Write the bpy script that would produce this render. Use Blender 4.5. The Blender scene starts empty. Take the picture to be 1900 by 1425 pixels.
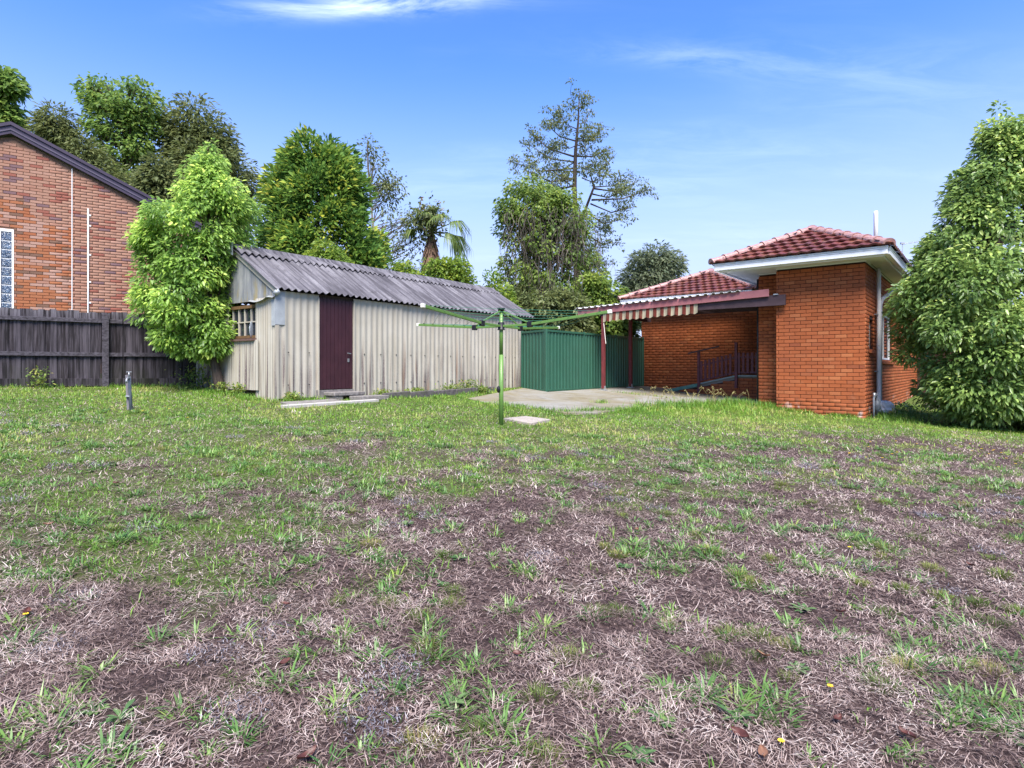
import bpy, math, random
import numpy as np
from mathutils import Matrix, Vector
R = math.radians
rng = np.random.default_rng(7)
random.seed(7)
sc = bpy.context.scene
COL = sc.collection

# ------------------------------------------------------------------ camera, sky, sun, exposure
CAM_Z = 1.34
cam_d = bpy.data.cameras.new('camera')
cam_d.lens = 21.03; cam_d.sensor_width = 36; cam_d.shift_y = -0.016
cam_d.clip_start = 0.05; cam_d.clip_end = 3000
cam = bpy.data.objects.new('camera', cam_d); COL.objects.link(cam)
cam.location = (0, 0, CAM_Z); cam.rotation_euler = (R(90), 0, 0)
sc.camera = cam

SUN_EL, SUN_AZ = 56.0, 176.0        # azimuth clockwise from +Y: behind the camera
world = bpy.data.worlds.new('World'); sc.world = world; world.use_nodes = True
wn = world.node_tree; wn.nodes.clear()
def wnode(t, **kw):
    n = wn.nodes.new(t)
    for k, v in kw.items(): setattr(n, k, v)
    return n
w_out = wnode('ShaderNodeOutputWorld'); w_bg = wnode('ShaderNodeBackground')
w_sky = wnode('ShaderNodeTexSky', sky_type='NISHITA', sun_disc=False)
w_sky.sun_elevation = R(SUN_EL); w_sky.sun_rotation = R(SUN_AZ)
w_sky.altitude = 50; w_sky.air_density = 0.75; w_sky.dust_density = 0.0; w_sky.ozone_density = 2.5
w_hs = wnode('ShaderNodeHueSaturation'); w_hs.inputs['Saturation'].default_value = 1.22; w_hs.inputs['Value'].default_value = 0.79
w_tint = wnode('ShaderNodeMix', data_type='RGBA', blend_type='MULTIPLY'); w_tint.inputs['Factor'].default_value = 1.0; w_tint.inputs['B'].default_value = (1.05, 0.925, 1.03, 1)
w_tc = wnode('ShaderNodeTexCoord'); w_sep = wnode('ShaderNodeSeparateXYZ')
w_add = wnode('ShaderNodeMath', operation='ADD'); w_add.inputs[1].default_value = 0.12
w_dx = wnode('ShaderNodeMath', operation='DIVIDE'); w_dy = wnode('ShaderNodeMath', operation='DIVIDE')
w_cmb = wnode('ShaderNodeCombineXYZ')
w_map = wnode('ShaderNodeMapping'); w_map.inputs['Scale'].default_value = (0.55, 1.5, 1); w_map.inputs['Rotation'].default_value = (0, 0, R(-7))
w_map.inputs['Location'].default_value = (2.3, 0.55, 0)
w_n1 = wnode('ShaderNodeTexNoise'); w_n1.inputs['Scale'].default_value = 1.15; w_n1.inputs['Detail'].default_value = 4; w_n1.inputs['Roughness'].default_value = 0.5
w_n2 = wnode('ShaderNodeTexNoise'); w_n2.inputs['Scale'].default_value = 5.5; w_n2.inputs['Detail'].default_value = 8; w_n2.inputs['Roughness'].default_value = 0.65; w_n2.inputs['Distortion'].default_value = 0.6
def wmath(op, a, b=None):
    n = wnode('ShaderNodeMath', operation=op)
    for i_, v_ in enumerate((a, b)):
        if v_ is None: continue
        if isinstance(v_, (int, float)): n.inputs[i_].default_value = v_
        else: wn.links.new(v_, n.inputs[i_])
    return n.outputs[0]
def wblob(u, v, u0, v0, su, sv, tilt):     # a soft streak of cirrus
    du = wmath('DIVIDE', wmath('SUBTRACT', u, u0), su)
    dv = wmath('DIVIDE', wmath('ADD', wmath('SUBTRACT', v, v0), wmath('MULTIPLY', wmath('SUBTRACT', u, u0), tilt)), sv)
    return wmath('POWER', 2.718, wmath('MULTIPLY', wmath('ADD', wmath('MULTIPLY', du, du), wmath('MULTIPLY', dv, dv)), -1.0))
w_r1 = wnode('ShaderNodeMapRange'); w_r1.inputs['From Min'].default_value = 0.48; w_r1.inputs['From Max'].default_value = 0.75
w_r2 = wnode('ShaderNodeMapRange'); w_r2.inputs['From Min'].default_value = 0.38; w_r2.inputs['From Max'].default_value = 0.66
u_, v_ = w_dx.outputs[0], w_dy.outputs[0]
w_cl = wmath('ADD', wmath('MULTIPLY', wblob(u_, v_, -0.30, 1.325, 0.24, 0.040, 0.05), 0.42), wmath('MULTIPLY', wblob(u_, v_, 0.48, 1.52, 0.34, 0.055, -0.08), 0.05))
w_cl = wmath('ADD', w_cl, wmath('MULTIPLY', w_r1.outputs[0], 0.05))
w_fac = wmath('MULTIPLY', w_cl, w_r2.outputs[0])
w_mix = wnode('ShaderNodeMix', data_type='RGBA')
w_mix.inputs['B'].default_value = (7.2, 7.6, 8.3, 1)
L = wn.links.new
L(w_tc.outputs['Generated'], w_sep.inputs[0]); L(w_sep.outputs['Z'], w_add.inputs[0])
L(w_sep.outputs['X'], w_dx.inputs[0]); L(w_add.outputs[0], w_dx.inputs[1])
L(w_sep.outputs['Y'], w_dy.inputs[0]); L(w_add.outputs[0], w_dy.inputs[1])
L(w_dx.outputs[0], w_cmb.inputs[0]); L(w_dy.outputs[0], w_cmb.inputs[1]); L(w_cmb.outputs[0], w_map.inputs[0])
L(w_map.outputs[0], w_n1.inputs['Vector']); L(w_map.outputs[0], w_n2.inputs['Vector'])
L(w_n1.outputs['Fac'], w_r1.inputs['Value']); L(w_n2.outputs['Fac'], w_r2.inputs['Value'])
L(w_sky.outputs[0], w_hs.inputs['Color']); L(w_hs.outputs[0], w_tint.inputs['A']); 
w_haze = wnode('ShaderNodeMix', data_type='RGBA'); w_haze.inputs['B'].default_value = (1.55, 1.74, 2.46, 1)
w_hr = wnode('ShaderNodeMapRange', interpolation_type='SMOOTHSTEP'); w_hr.inputs['From Min'].default_value = 0.48; w_hr.inputs['From Max'].default_value = 0.06; w_hr.inputs['To Max'].default_value = 0.9
L(w_sep.outputs['Z'], w_hr.inputs['Value']); L(w_hr.outputs[0], w_haze.inputs['Factor']); L(w_tint.outputs['Result'], w_haze.inputs['A']); L(w_haze.outputs['Result'], w_mix.inputs['A']); L(w_fac, w_mix.inputs['Factor'])
L(w_mix.outputs['Result'], w_bg.inputs['Color']); w_bg.inputs['Strength'].default_value = 0.15
L(w_bg.outputs[0], w_out.inputs[0])

sun_d = bpy.data.lights.new('sun', 'SUN'); sun_d.energy = 3.5; sun_d.angle = R(34); sun_d.color = (1.0, 0.94, 0.85)
sun = bpy.data.objects.new('sun', sun_d); COL.objects.link(sun)
_az, _el = R(SUN_AZ), R(SUN_EL)
sdir = Vector((math.sin(_az)*math.cos(_el), math.cos(_az)*math.cos(_el), math.sin(_el)))
sun.rotation_euler = sdir.to_track_quat('Z', 'Y').to_euler()
sun.location = sdir * 50
sc.view_settings.view_transform = 'Standard'; sc.view_settings.look = 'None'
sc.view_settings.exposure = 1.66; sc.view_settings.gamma = 1.0; sc.view_settings.use_curve_mapping = False
sc.cycles.max_bounces = 6; sc.cycles.transparent_max_bounces = 6; sc.cycles.use_denoising = True

# ------------------------------------------------------------------ materials
def srgb(r, g, b):
    f = lambda c: (c/255/12.92) if c <= 10 else ((c/255+0.055)/1.055)**2.4
    return (f(r), f(g), f(b), 1)
class NT:
    def __init__(s, name):
        s.m = bpy.data.materials.new(name); s.m.use_nodes = True; s.t = s.m.node_tree; s.t.nodes.clear()
        s.out = s.n('ShaderNodeOutputMaterial'); s.b = s.n('ShaderNodeBsdfPrincipled'); s.l(s.b.outputs[0], s.out.inputs[0])
    def n(s, t, **kw):
        n = s.t.nodes.new(t)
        for k, v in kw.items(): setattr(n, k, v)
        return n
    def l(s, a, b): s.t.links.new(a, b)
    def co(s, scale=(1, 1, 1), which='Object'):
        tc = s.n('ShaderNodeTexCoord'); mp = s.n('ShaderNodeMapping'); mp.inputs['Scale'].default_value = scale
        s.l(tc.outputs[which], mp.inputs[0]); return mp.outputs[0]
    def noise(s, vec, scale, detail=4, rough=0.55, dist=0.0):
        n = s.n('ShaderNodeTexNoise'); n.inputs['Scale'].default_value = scale; n.inputs['Detail'].default_value = detail
        n.inputs['Roughness'].default_value = rough; n.inputs['Distortion'].default_value = dist
        s.l(vec, n.inputs['Vector']); return n.outputs['Fac']
    def rng(s, v, a, b, c=0.0, d=1.0):
        n = s.n('ShaderNodeMapRange'); n.inputs['From Min'].default_value = a; n.inputs['From Max'].default_value = b
        n.inputs['To Min'].default_value = c; n.inputs['To Max'].default_value = d; s.l(v, n.inputs['Value']); return n.outputs[0]
    def math(s, op, a, b=None):
        n = s.n('ShaderNodeMath', operation=op)
        for i, v in enumerate((a, b)):
            if v is None: continue
            if isinstance(v, (int, float)): n.inputs[i].default_value = v
            else: s.l(v, n.inputs[i])
        return n.outputs[0]
    def mix(s, fac, a, b, blend='MIX'):
        n = s.n('ShaderNodeMix', data_type='RGBA', blend_type=blend)
        for k, v in (('Factor', fac), ('A', a), ('B', b)):
            if isinstance(v, (int, float)): n.inputs[k].default_value = v
            elif isinstance(v, tuple): n.inputs[k].default_value = v
            else: s.l(v, n.inputs[k])
        return n.outputs['Result']
    def ramp(s, v, stops, interp='LINEAR'):
        n = s.n('ShaderNodeValToRGB'); n.color_ramp.interpolation = interp
        e = n.color_ramp.elements
        while len(e) < len(stops): e.new(0.5)
        for el, (p, c) in zip(e, stops): el.position = p; el.color = c
        s.l(v, n.inputs[0]); return n.outputs[0]
    def rnd(s):
        oi = s.n('ShaderNodeObjectInfo'); at = s.n('ShaderNodeAttribute', attribute_name='rnd')
        return s.math('FRACT', s.math('ADD', oi.outputs['Random'], at.outputs['Fac']))
    def attr(s): return s.n('ShaderNodeAttribute', attribute_name='rnd').outputs['Fac']
    def set(s, color=None, rough=0.7, spec=0.3, metal=0.0, bump=None, bstr=0.3, bdist=0.01):
        if color is not None:
            if isinstance(color, tuple): s.b.inputs['Base Color'].default_value = color
            else: s.l(color, s.b.inputs['Base Color'])
        if isinstance(rough, (int, float)): s.b.inputs['Roughness'].default_value = rough
        else: s.l(rough, s.b.inputs['Roughness'])
        s.b.inputs['Specular IOR Level'].default_value = spec; s.b.inputs['Metallic'].default_value = metal
        if bump is not None:
            n = s.n('ShaderNodeBump'); n.inputs['Strength'].default_value = bstr; n.inputs['Distance'].default_value = bdist
            s.l(bump, n.inputs['Height']); s.l(n.outputs[0], s.b.inputs['Normal'])
        return s.m
M = {}
def simple(name, c, rough=0.6, var=0.12, scale=6, spec=0.3, metal=0.0, bstr=0.15, stretch=(1, 1, 1), dirt=None):
    k = NT(name); v = k.co(stretch); nz = k.noise(v, scale, 6, 0.6)
    dark = tuple(x*(1-var*1.6) for x in c[:3]) + (1,); lite = tuple(min(1, x*(1+var)) for x in c[:3]) + (1,)
    colr = k.mix(k.rng(nz, 0.3, 0.7), dark, lite)
    if dirt:
        n2 = k.noise(v, scale*0.35, 7, 0.7); colr = k.mix(k.rng(n2, 0.5, 0.72, 0, 0.7), colr, dirt)
    M[name] = k.set(colr, rough, spec, metal, nz, bstr, 0.004); return M[name]

def leafmat(name, stops, transl=0.35, rough=0.5, spec=0.35):
    g_ = (2.7 if name in ('leaf_laurel', 'leaf_magnolia', 'leaf_cypress') else 1.5) if name.startswith('leaf_') else (1.2 if name in ('green_blade', 'crab_blade', 'fine_blade') else 1.0)
    stops = [(p_, tuple(min(0.8, x_*g_) for x_ in c_[:3])+(1,)) for p_, c_ in stops]
    k = NT(name); a = k.attr(); c = k.ramp(a, stops)
    k.set(c, rough, spec)
    tr = k.n('ShaderNodeBsdfTranslucent'); hs = k.n('ShaderNodeHueSaturation'); hs.inputs['Value'].default_value = 1.5; hs.inputs['Hue'].default_value = 0.485
    k.l(c, hs.inputs['Color']); k.l(hs.outputs[0], tr.inputs[0])
    ms = k.n('ShaderNodeMixShader'); ms.inputs[0].default_value = min(0.5, transl*1.25) if name.startswith('leaf_') else transl
    k.l(k.b.outputs[0], ms.inputs[1]); k.l(tr.outputs[0], ms.inputs[2]); k.l(ms.outputs[0], k.out.inputs[0])
    M[name] = k.m; return k.m

# orange house brick
k = NT('orange_brick'); r = k.rnd()
c = k.ramp(r, [(0.0, (0.275, 0.078, 0.029, 1)), (0.25, (0.320, 0.090, 0.032, 1)), (0.55, (0.355, 0.102, 0.037, 1)), (0.78, (0.315, 0.088, 0.033, 1)), (0.93, (0.41, 0.140, 0.055, 1)), (1.0, (0.235, 0.066, 0.030, 1))])
geo = k.n('ShaderNodeNewGeometry'); pos = geo.outputs['Position']; nz = k.noise(pos, 1.1, 5, 0.6); nf = k.noise(pos, 90, 5, 0.7); nm = k.noise(pos, 6, 5, 0.65)
c = k.mix(k.rng(nz, 0.38, 0.72, 0, 0.5), c, (0.235, 0.070, 0.034, 1)); c = k.mix(k.rng(nf, 0.52, 0.75, 0, 0.45), c, (0.17, 0.052, 0.028, 1))
c = k.mix(k.rng(nm, 0.60, 0.75, 0, 0.35), c, (0.45, 0.20, 0.10, 1))
sz = k.n('ShaderNodeSeparateXYZ'); k.l(pos, sz.inputs[0]); low = k.math('MULTIPLY', k.rng(sz.outputs['Z'], 0.95, 0.30, 0, 1), k.rng(nm, 0.42, 0.62))
c = k.mix(k.math('MULTIPLY', low, 0.40), c, (0.20, 0.085, 0.055, 1))
eff = k.math('MULTIPLY', k.rng(sz.outputs['Z'], 0.62, 0.38, 0, 1), k.rng(k.noise(pos, 3.2, 4), 0.56, 0.66, 0, 0.75)); c = k.mix(eff, c, (0.50, 0.40, 0.36, 1))
M['orange_brick'] = k.set(c, 0.85, 0.15, 0, nf, 0.25, 0.003)
simple('brown_mortar', (0.0504, 0.0224, 0.0182, 1), 0.95, 0.25, 30)
# neighbour's mixed brick: tan-pink with red, plum and orange bricks, spotted
k = NT('mixed_brick'); r = k.rnd(); geo = k.n('ShaderNodeNewGeometry'); pos = geo.outputs['Position']
base = k.ramp(r, [(0.0, (0.2952, 0.1681, 0.1230, 1)), (0.55, (0.2788, 0.1476, 0.1066, 1)), (0.70, (0.2214, 0.0779, 0.0590, 1)), (0.82, (0.3198, 0.1886, 0.1435, 1)), (0.90, (0.1353, 0.0861, 0.0984, 1))], 'CONSTANT')
sep = k.n('ShaderNodeSeparateXYZ'); k.l(pos, sep.inputs[0])
lim = k.math('SUBTRACT', 5.15, k.math('MULTIPLY', k.math('ADD', sep.outputs['X'], 11.43), 0.62))
lim = k.math('ADD', lim, k.rng(k.noise(pos, 1.6, 3), 0.3, 0.7, -0.35, 0.35))
zone = k.math('MULTIPLY', k.math('GREATER_THAN', lim, sep.outputs['Z']), k.math('LESS_THAN', sep.outputs['X'], -10.44))
orange = k.ramp(r, [(0.0, (0.2952, 0.1066, 0.0451, 1)), (0.28, (0.3444, 0.2173, 0.1763, 1)), (0.52, (0.2788, 0.0902, 0.0369, 1)), (0.68, (0.3116, 0.1681, 0.1230, 1)), (0.88, (0.1271, 0.0779, 0.0533, 1))], 'CONSTANT')
c = k.mix(k.math('MULTIPLY', zone, 0.92), base, orange)
spot = k.n('ShaderNodeTexVoronoi'); spot.inputs['Scale'].default_value = 9; k.l(pos, spot.inputs['Vector'])
c = k.mix(k.rng(spot.outputs['Distance'], 0.08, 0.17, 0.5, 0.0), c, (0.17, 0.07, 0.05, 1))
nf = k.noise(pos, 70, 5, 0.7); c = k.mix(k.rng(nf, 0.4, 0.7, 0, 0.35), c, (0.33, 0.14, 0.09, 1))
M['mixed_brick'] = k.set(c, 0.85, 0.2, 0, nf, 0.4, 0.004)
simple('tan_mortar', (0.22, 0.13, 0.09, 1), 0.95, 0.25, 20)
# terracotta tile
k = NT('terracotta_tile'); r = k.rnd(); geo = k.n('ShaderNodeNewGeometry'); pos = geo.outputs['Position']
c = k.ramp(r, [(0, (0.0900, 0.0234, 0.0222, 1)), (0.4, (0.1368, 0.0351, 0.0266, 1)), (0.75, (0.1800, 0.0624, 0.0370, 1)), (1, (0.0864, 0.0281, 0.0311, 1))])
nf = k.noise(pos, 25, 6, 0.7); c = k.mix(k.rng(nf, 0.45, 0.72, 0, 0.6), c, (0.0612, 0.0187, 0.0222, 1))
nl = k.noise(pos, 9, 5, 0.6); c = k.mix(k.rng(nl, 0.54, 0.70, 0, 0.65), c, (0.2592, 0.1638, 0.1110, 1))
M['terracotta_tile'] = k.set(c, 0.5, 0.35, 0, nf, 0.3, 0.004)
k = NT('ridge_capping'); r = k.rnd(); geo = k.n('ShaderNodeNewGeometry'); nf = k.noise(geo.outputs['Position'], 18, 6, 0.7)
c = k.mix(k.rng(nf, 0.35, 0.7), (0.26, 0.12, 0.11, 1), (0.42, 0.27, 0.25, 1)); M['ridge_capping'] = k.set(c, 0.35, 0.5, 0, nf, 0.2, 0.004)
simple('white_paint', (0.78, 0.79, 0.80, 1), 0.35, 0.03, 4, 0.4, bstr=0.03)
simple('white_soffit', (0.74, 0.73, 0.70, 1), 0.6, 0.04, 3)
simple('pvc_white', (0.72, 0.73, 0.74, 1), 0.35, 0.03, 5, 0.4, bstr=0.02)
simple('dusty_pipe', (0.50, 0.50, 0.55, 1), 0.45, 0.08, 5, 0.4, bstr=0.03)
simple('dark_pipe', (0.03, 0.028, 0.03, 1), 0.5, 0.2, 6)
simple('plum_barge', (0.045, 0.032, 0.055, 1), 0.4, 0.1, 4, 0.4, bstr=0.03)
simple('plum_trim', (0.085, 0.07, 0.10, 1), 0.35, 0.1, 4, 0.5, bstr=0.03)
k = NT('glass_block'); v = k.co(); nz = k.noise(v, 14, 3, 0.5, 2.5)
k.set(k.mix(k.rng(nz, 0.38, 0.62), (0.025, 0.040, 0.075, 1), (0.13, 0.18, 0.26, 1)), 0.08, 0.6, 0, nz, 0.9, 0.03); M['glass_block'] = k.m
# weathered paling timber
k = NT('weathered_timber'); r = k.rnd(); geo = k.n('ShaderNodeNewGeometry'); mp = k.n('ShaderNodeMapping'); mp.inputs['Scale'].default_value = (16, 16, 0.9)
k.l(geo.outputs['Position'], mp.inputs[0]); g1 = k.noise(mp.outputs[0], 1.6, 6, 0.62); g2 = k.noise(geo.outputs['Position'], 1.7, 4)
c = k.ramp(r, [(0, (0.013, 0.011, 0.014, 1)), (0.3, (0.030, 0.025, 0.031, 1)), (0.5, (0.017, 0.013, 0.016, 1)), (0.75, (0.050, 0.043, 0.054, 1)), (1, (0.014, 0.011, 0.014, 1))])
c = k.mix(k.rng(g1, 0.46, 0.72, 0, 0.75), c, (0.115, 0.100, 0.122, 1)); c = k.mix(k.rng(g1, 0.46, 0.28, 0, 0.85), c, (0.006, 0.005, 0.006, 1))
sz = k.n('ShaderNodeSeparateXYZ'); k.l(geo.outputs['Position'], sz.inputs[0])
c = k.mix(k.math('MULTIPLY', k.rng(sz.outputs['Z'], 2.15, 2.42, 0, 0.8), k.rng(g1, 0.40, 0.60)), c, (0.15, 0.14, 0.165, 1))
hm = k.math('MULTIPLY', k.rng(sz.outputs['Z'], 1.6, 1.0, 0, 0.6), k.rng(g2, 0.4, 0.7)); c = k.mix(hm, c, (0.022, 0.027, 0.012, 1))
M['weathered_timber'] = k.set(c, 0.85, 0.2, 0, g1, 0.35, 0.004)
k = NT('grey_rail'); geo = k.n('ShaderNodeNewGeometry'); mp = k.n('ShaderNodeMapping'); mp.inputs['Rotation'].default_value = (0, 0, R(-36)); mp.inputs['Scale'].default_value = (1.5, 20, 22)
k.l(geo.outputs['Position'], mp.inputs[0]); g1 = k.noise(mp.outputs[0], 1.5, 7, 0.7)
M['grey_rail'] = k.set(k.mix(k.rng(g1, 0.35, 0.7), (0.022, 0.019, 0.024, 1), (0.105, 0.095, 0.118, 1)), 0.85, 0.2, 0, g1, 0.5, 0.005)
# shed sheets: cream grey cement sheet with rising plum-black mould, streaks and some rust
def shedmat(name, stain=1.0):
    k = NT(name); geo = k.n('ShaderNodeNewGeometry'); p = geo.outputs['Position']; sp = k.n('ShaderNodeSeparateXYZ'); k.l(p, sp.inputs[0])
    def streak(sx, sz_, loc, sc_, det=3):
        mp = k.n('ShaderNodeMapping'); mp.inputs['Scale'].default_value = (sx, sx, sz_); mp.inputs['Location'].default_value = loc; k.l(p, mp.inputs[0]); return k.noise(mp.outputs[0], sc_, det, 0.5)
    st = streak(9, 0.30, (0, 0, 0), 1.5); zone = k.noise(p, 0.75, 2); fine = k.noise(p, 55, 6, 0.75); blot = k.noise(p, 1.6, 5, 0.6)
    c = k.mix(k.rng(blot, 0.3, 0.7), (0.3484, 0.3213, 0.2695, 1), (0.4212, 0.3927, 0.3381, 1))
    c = k.mix(k.rng(streak(7, 0.25, (4, 2, 0), 1.4), 0.45, 0.65, 0, 0.40), c, (0.2860, 0.2397, 0.1764, 1))
    h = k.math('ADD', sp.outputs['Z'], k.rng(st, 0.3, 0.7, 0.55, -0.55))
    up_ = k.rng(h, 1.70, 0.95, 0, 1)
    sal = k.math('ADD', k.math('MULTIPLY', k.math('ADD', sp.outputs['X'], 4.24), 0.595), k.math('MULTIPLY', k.math('ADD', sp.outputs['Y'], -10.84), 0.8037))
    patch = None
    for c0, w0 in ((0.02, 0.30), (2.35, 0.55), (7.35, 0.35)):
        g0 = k.math('DIVIDE', k.math('SUBTRACT', sal, c0), w0); g0 = k.math('POWER', 2.718, k.math('MULTIPLY', k.math('MULTIPLY', g0, g0), -1.0)); patch = g0 if patch is None else k.math('ADD', patch, g0)
    zone = k.math('ADD', k.math('MULTIPLY', zone, 0.86), k.math('MULTIPLY', patch, 0.22))
    mask = k.math('MULTIPLY', k.math('MULTIPLY', up_, k.rng(st, 0.47, 0.58, 0.0, 1.0)), k.math('MULTIPLY', k.rng(fine, 0.30, 0.62, 0.35, 1.0), k.rng(zone, 0.34, 0.52, 0.14, 0.98*stain)))
    c = k.mix(mask, c, (0.0728, 0.0459, 0.0568, 1))
    ru = streak(6, 0.35, (7, 3, 1), 1.6); c = k.mix(k.math('MULTIPLY', k.rng(ru, 0.60, 0.72, 0, 0.6*stain), k.rng(sp.outputs['Z'], 2.3, 1.1, 0, 1)), c, (0.2080, 0.1071, 0.0588, 1))
    c = k.mix(k.math('MULTIPLY', k.rng(sp.outputs['Z'], 0.90, 0.74, 0, 0.40), k.rng(blot, 0.42, 0.6)), c, (0.1352, 0.1275, 0.0735, 1))
    c = k.mix(k.rng(fine, 0.55, 0.75, 0, 0.2), c, (0.2080, 0.1836, 0.1568, 1))
    M[name] = k.set(c, 0.9, 0.1, 0, blot, 0.08, 0.003)
shedmat('cement_sheet'); shedmat('gable_sheet', stain=0.25)
k = NT('gable_panel'); geo = k.n('ShaderNodeNewGeometry'); p = geo.outputs['Position']; mp = k.n('ShaderNodeMapping'); mp.inputs['Scale'].default_value = (6, 6, 0.9); k.l(p, mp.inputs[0])
st = k.noise(mp.outputs[0], 1.3, 6, 0.65); sp = k.n('ShaderNodeSeparateXYZ'); k.l(p, sp.inputs[0])
c = k.mix(k.rng(st, 0.35, 0.6), (0.30, 0.30, 0.30, 1), (0.15, 0.16, 0.18, 1))
mp2 = k.n('ShaderNodeMapping'); mp2.inputs['Scale'].default_value = (5, 5, 1.2); mp2.inputs['Location'].default_value = (3.1, 1.7, 0); k.l(p, mp2.inputs[0])
y = k.noise(mp2.outputs[0], 1.4, 5); c = k.mix(k.math('MULTIPLY', k.rng(y, 0.55, 0.66), k.rng(sp.outputs['Z'], 3.2, 2.75, 0, 0.65)), c, (0.25, 0.19, 0.05, 1))
M['gable_panel'] = k.set(c, 0.8, 0.2, 0, st, 0.1, 0.003)
k = NT('lichen_ribshade_roof'); geo = k.n('ShaderNodeNewGeometry'); p = geo.outputs['Position']; f1 = k.noise(p, 38, 8, 0.75); f2 = k.noise(p, 7, 6, 0.7); f3 = k.noise(p, 0.9, 3)
mpr = k.n('ShaderNodeMapping', vector_type='TEXTURE'); mpr.inputs['Rotation'].default_value = (0, 0, R(53.5)); mpr.inputs['Scale'].default_value = (0.06, 1.3, 3.0); k.l(p, mpr.inputs[0]); sk = k.noise(mpr.outputs[0], 1.0, 4, 0.6)
c = k.mix(k.rng(f3, 0.3, 0.7), (0.105, 0.100, 0.118, 1), (0.165, 0.158, 0.178, 1)); c = k.mix(k.rng(sk, 0.44, 0.62, 0, 0.8), c, (0.040, 0.038, 0.046, 1)); c = k.mix(k.rng(sk, 0.44, 0.30, 0, 0.6), c, (0.23, 0.225, 0.245, 1))  # dark and pale streaks imitate light and shade on the ribs, over lichen grey
c = k.mix(k.rng(f1, 0.52, 0.66, 0, 0.65), c, (0.042, 0.040, 0.047, 1)); c = k.mix(k.rng(f2, 0.55, 0.70, 0, 0.6), c, (0.05, 0.047, 0.055, 1))
M['lichen_ribshade_roof'] = k.set(c, 0.92, 0.1, 0, f2, 0.15, 0.004)
k = NT('maroon_door'); geo = k.n('ShaderNodeNewGeometry'); p = geo.outputs['Position']; f1 = k.noise(p, 30, 7, 0.75); f2 = k.noise(p, 4, 5, 0.65)
c = k.mix(k.rng(f2, 0.35, 0.7), (0.0310, 0.0094, 0.0150, 1), (0.0446, 0.0143, 0.0210, 1)); c = k.mix(k.rng(f1, 0.66, 0.74, 0, 0.5), c, (0.1054, 0.0605, 0.0650, 1))
M['maroon_door'] = k.set(c, 0.45, 0.35, 0, f2, 0.1, 0.004)
simple('galvanised', (0.42, 0.44, 0.46, 1), 0.45, 0.15, 7, 0.4, 0.5)
simple('pale_flashing', (0.30, 0.32, 0.34, 1), 0.6, 0.1, 7)
simple('bare_timber', (0.13, 0.075, 0.035, 1), 0.7, 0.2, 10)
simple('sill_timber', (0.13, 0.075, 0.065, 1), 0.7, 0.2, 10)
k = NT('window_glass'); k.set((0.02, 0.025, 0.035, 1), 0.05, 0.5); M['window_glass'] = k.m
simple('curtain', (0.45, 0.50, 0.56, 1), 0.9, 0.1, 8)
simple('green_steel', (0.0278, 0.0955, 0.0621, 1), 0.42, 0.06, 2.5, 0.4, bstr=0.03, dirt=(0.0348, 0.0928, 0.0637, 1))
simple('hoist_green', (0.1125, 0.2200, 0.0500, 1), 0.38, 0.06, 8, 0.45, bstr=0.03)
simple('black_plastic', (0.014, 0.014, 0.018, 1), 0.45, 0.2, 8)
simple('line_green', (0.03, 0.16, 0.10, 1), 0.5, 0.1, 8)
simple('cap_white', (0.72, 0.70, 0.62, 1), 0.5, 0.05, 8)
simple('maroon_post', (0.155, 0.032, 0.034, 1), 0.5, 0.2, 9, 0.35, dirt=(0.10, 0.03, 0.035, 1))
simple('maroon_rail', (0.11, 0.028, 0.040, 1), 0.5, 0.2, 9, 0.35)
simple('dark_beam', (0.060, 0.036, 0.042, 1), 0.6, 0.2, 5)
simple('faded_fascia', (0.3400, 0.1318, 0.1403, 1), 0.65, 0.10, 3, 0.25, dirt=(0.2550, 0.0808, 0.0850, 1))
simple('zinc_sheet', (0.68, 0.68, 0.69, 1), 0.5, 0.06, 3, 0.4)
k = NT('striped_canvas'); at = k.attr(); nz = k.noise(k.co(), 9, 5); c = k.mix(at, (0.3267, 0.2951, 0.2112, 1), (0.1054, 0.0237, 0.0182, 1)); c = k.mix(k.rng(nz, 0.45, 0.75, 0, 0.4), c, (0.1581, 0.1159, 0.0720, 1))
M['striped_canvas'] = k.set(c, 0.9, 0.1)
simple('ramp_green', (0.10, 0.22, 0.17, 1), 0.6, 0.15, 6)
simple('ramp_edge', (0.26, 0.31, 0.28, 1), 0.7, 0.15, 6)
simple('timber_stake', (0.16, 0.15, 0.17, 1), 0.85, 0.25, 14, stretch=(2, 2, .3))
simple('tap_metal', (0.30, 0.31, 0.33, 1), 0.4, 0.15, 9, 0.5, 0.6)
simple('meter_grey', (0.12, 0.14, 0.17, 1), 0.5, 0.2, 9)
simple('bag_plastic', (0.80, 0.80, 0.82, 1), 0.4, 0.08, 12)
simple('bag_yellow', (0.55, 0.45, 0.12, 1), 0.45, 0.1, 12)
k = NT('concrete'); geo = k.n('ShaderNodeNewGeometry'); p = geo.outputs['Position']; r = k.rnd(); f1 = k.noise(p, 60, 6, 0.7); f2 = k.noise(p, 0.75, 6, 0.65, 0.5); f3 = k.noise(p, 2.6, 5, 0.65)
c = k.mix(r, (0.2052, 0.1908, 0.1620, 1), (0.2592, 0.2520, 0.2340, 1)); c = k.mix(k.rng(f2, 0.42, 0.62, 0, 0.75), c, (0.1692, 0.1368, 0.0648, 1)); c = k.mix(k.rng(f3, 0.52, 0.72, 0, 0.6), c, (0.1080, 0.0900, 0.0720, 1)); c = k.mix(k.rng(f1, 0.4, 0.7, 0, 0.25), c, (0.1224, 0.1152, 0.1008, 1))
M['concrete'] = k.set(c, 0.9, 0.2, 0, f1, 0.3, 0.003)
simple('pale_concrete', (0.3450, 0.3000, 0.2700, 1), 0.9, 0.12, 22, dirt=(0.2475, 0.2100, 0.1650, 1))
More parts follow.
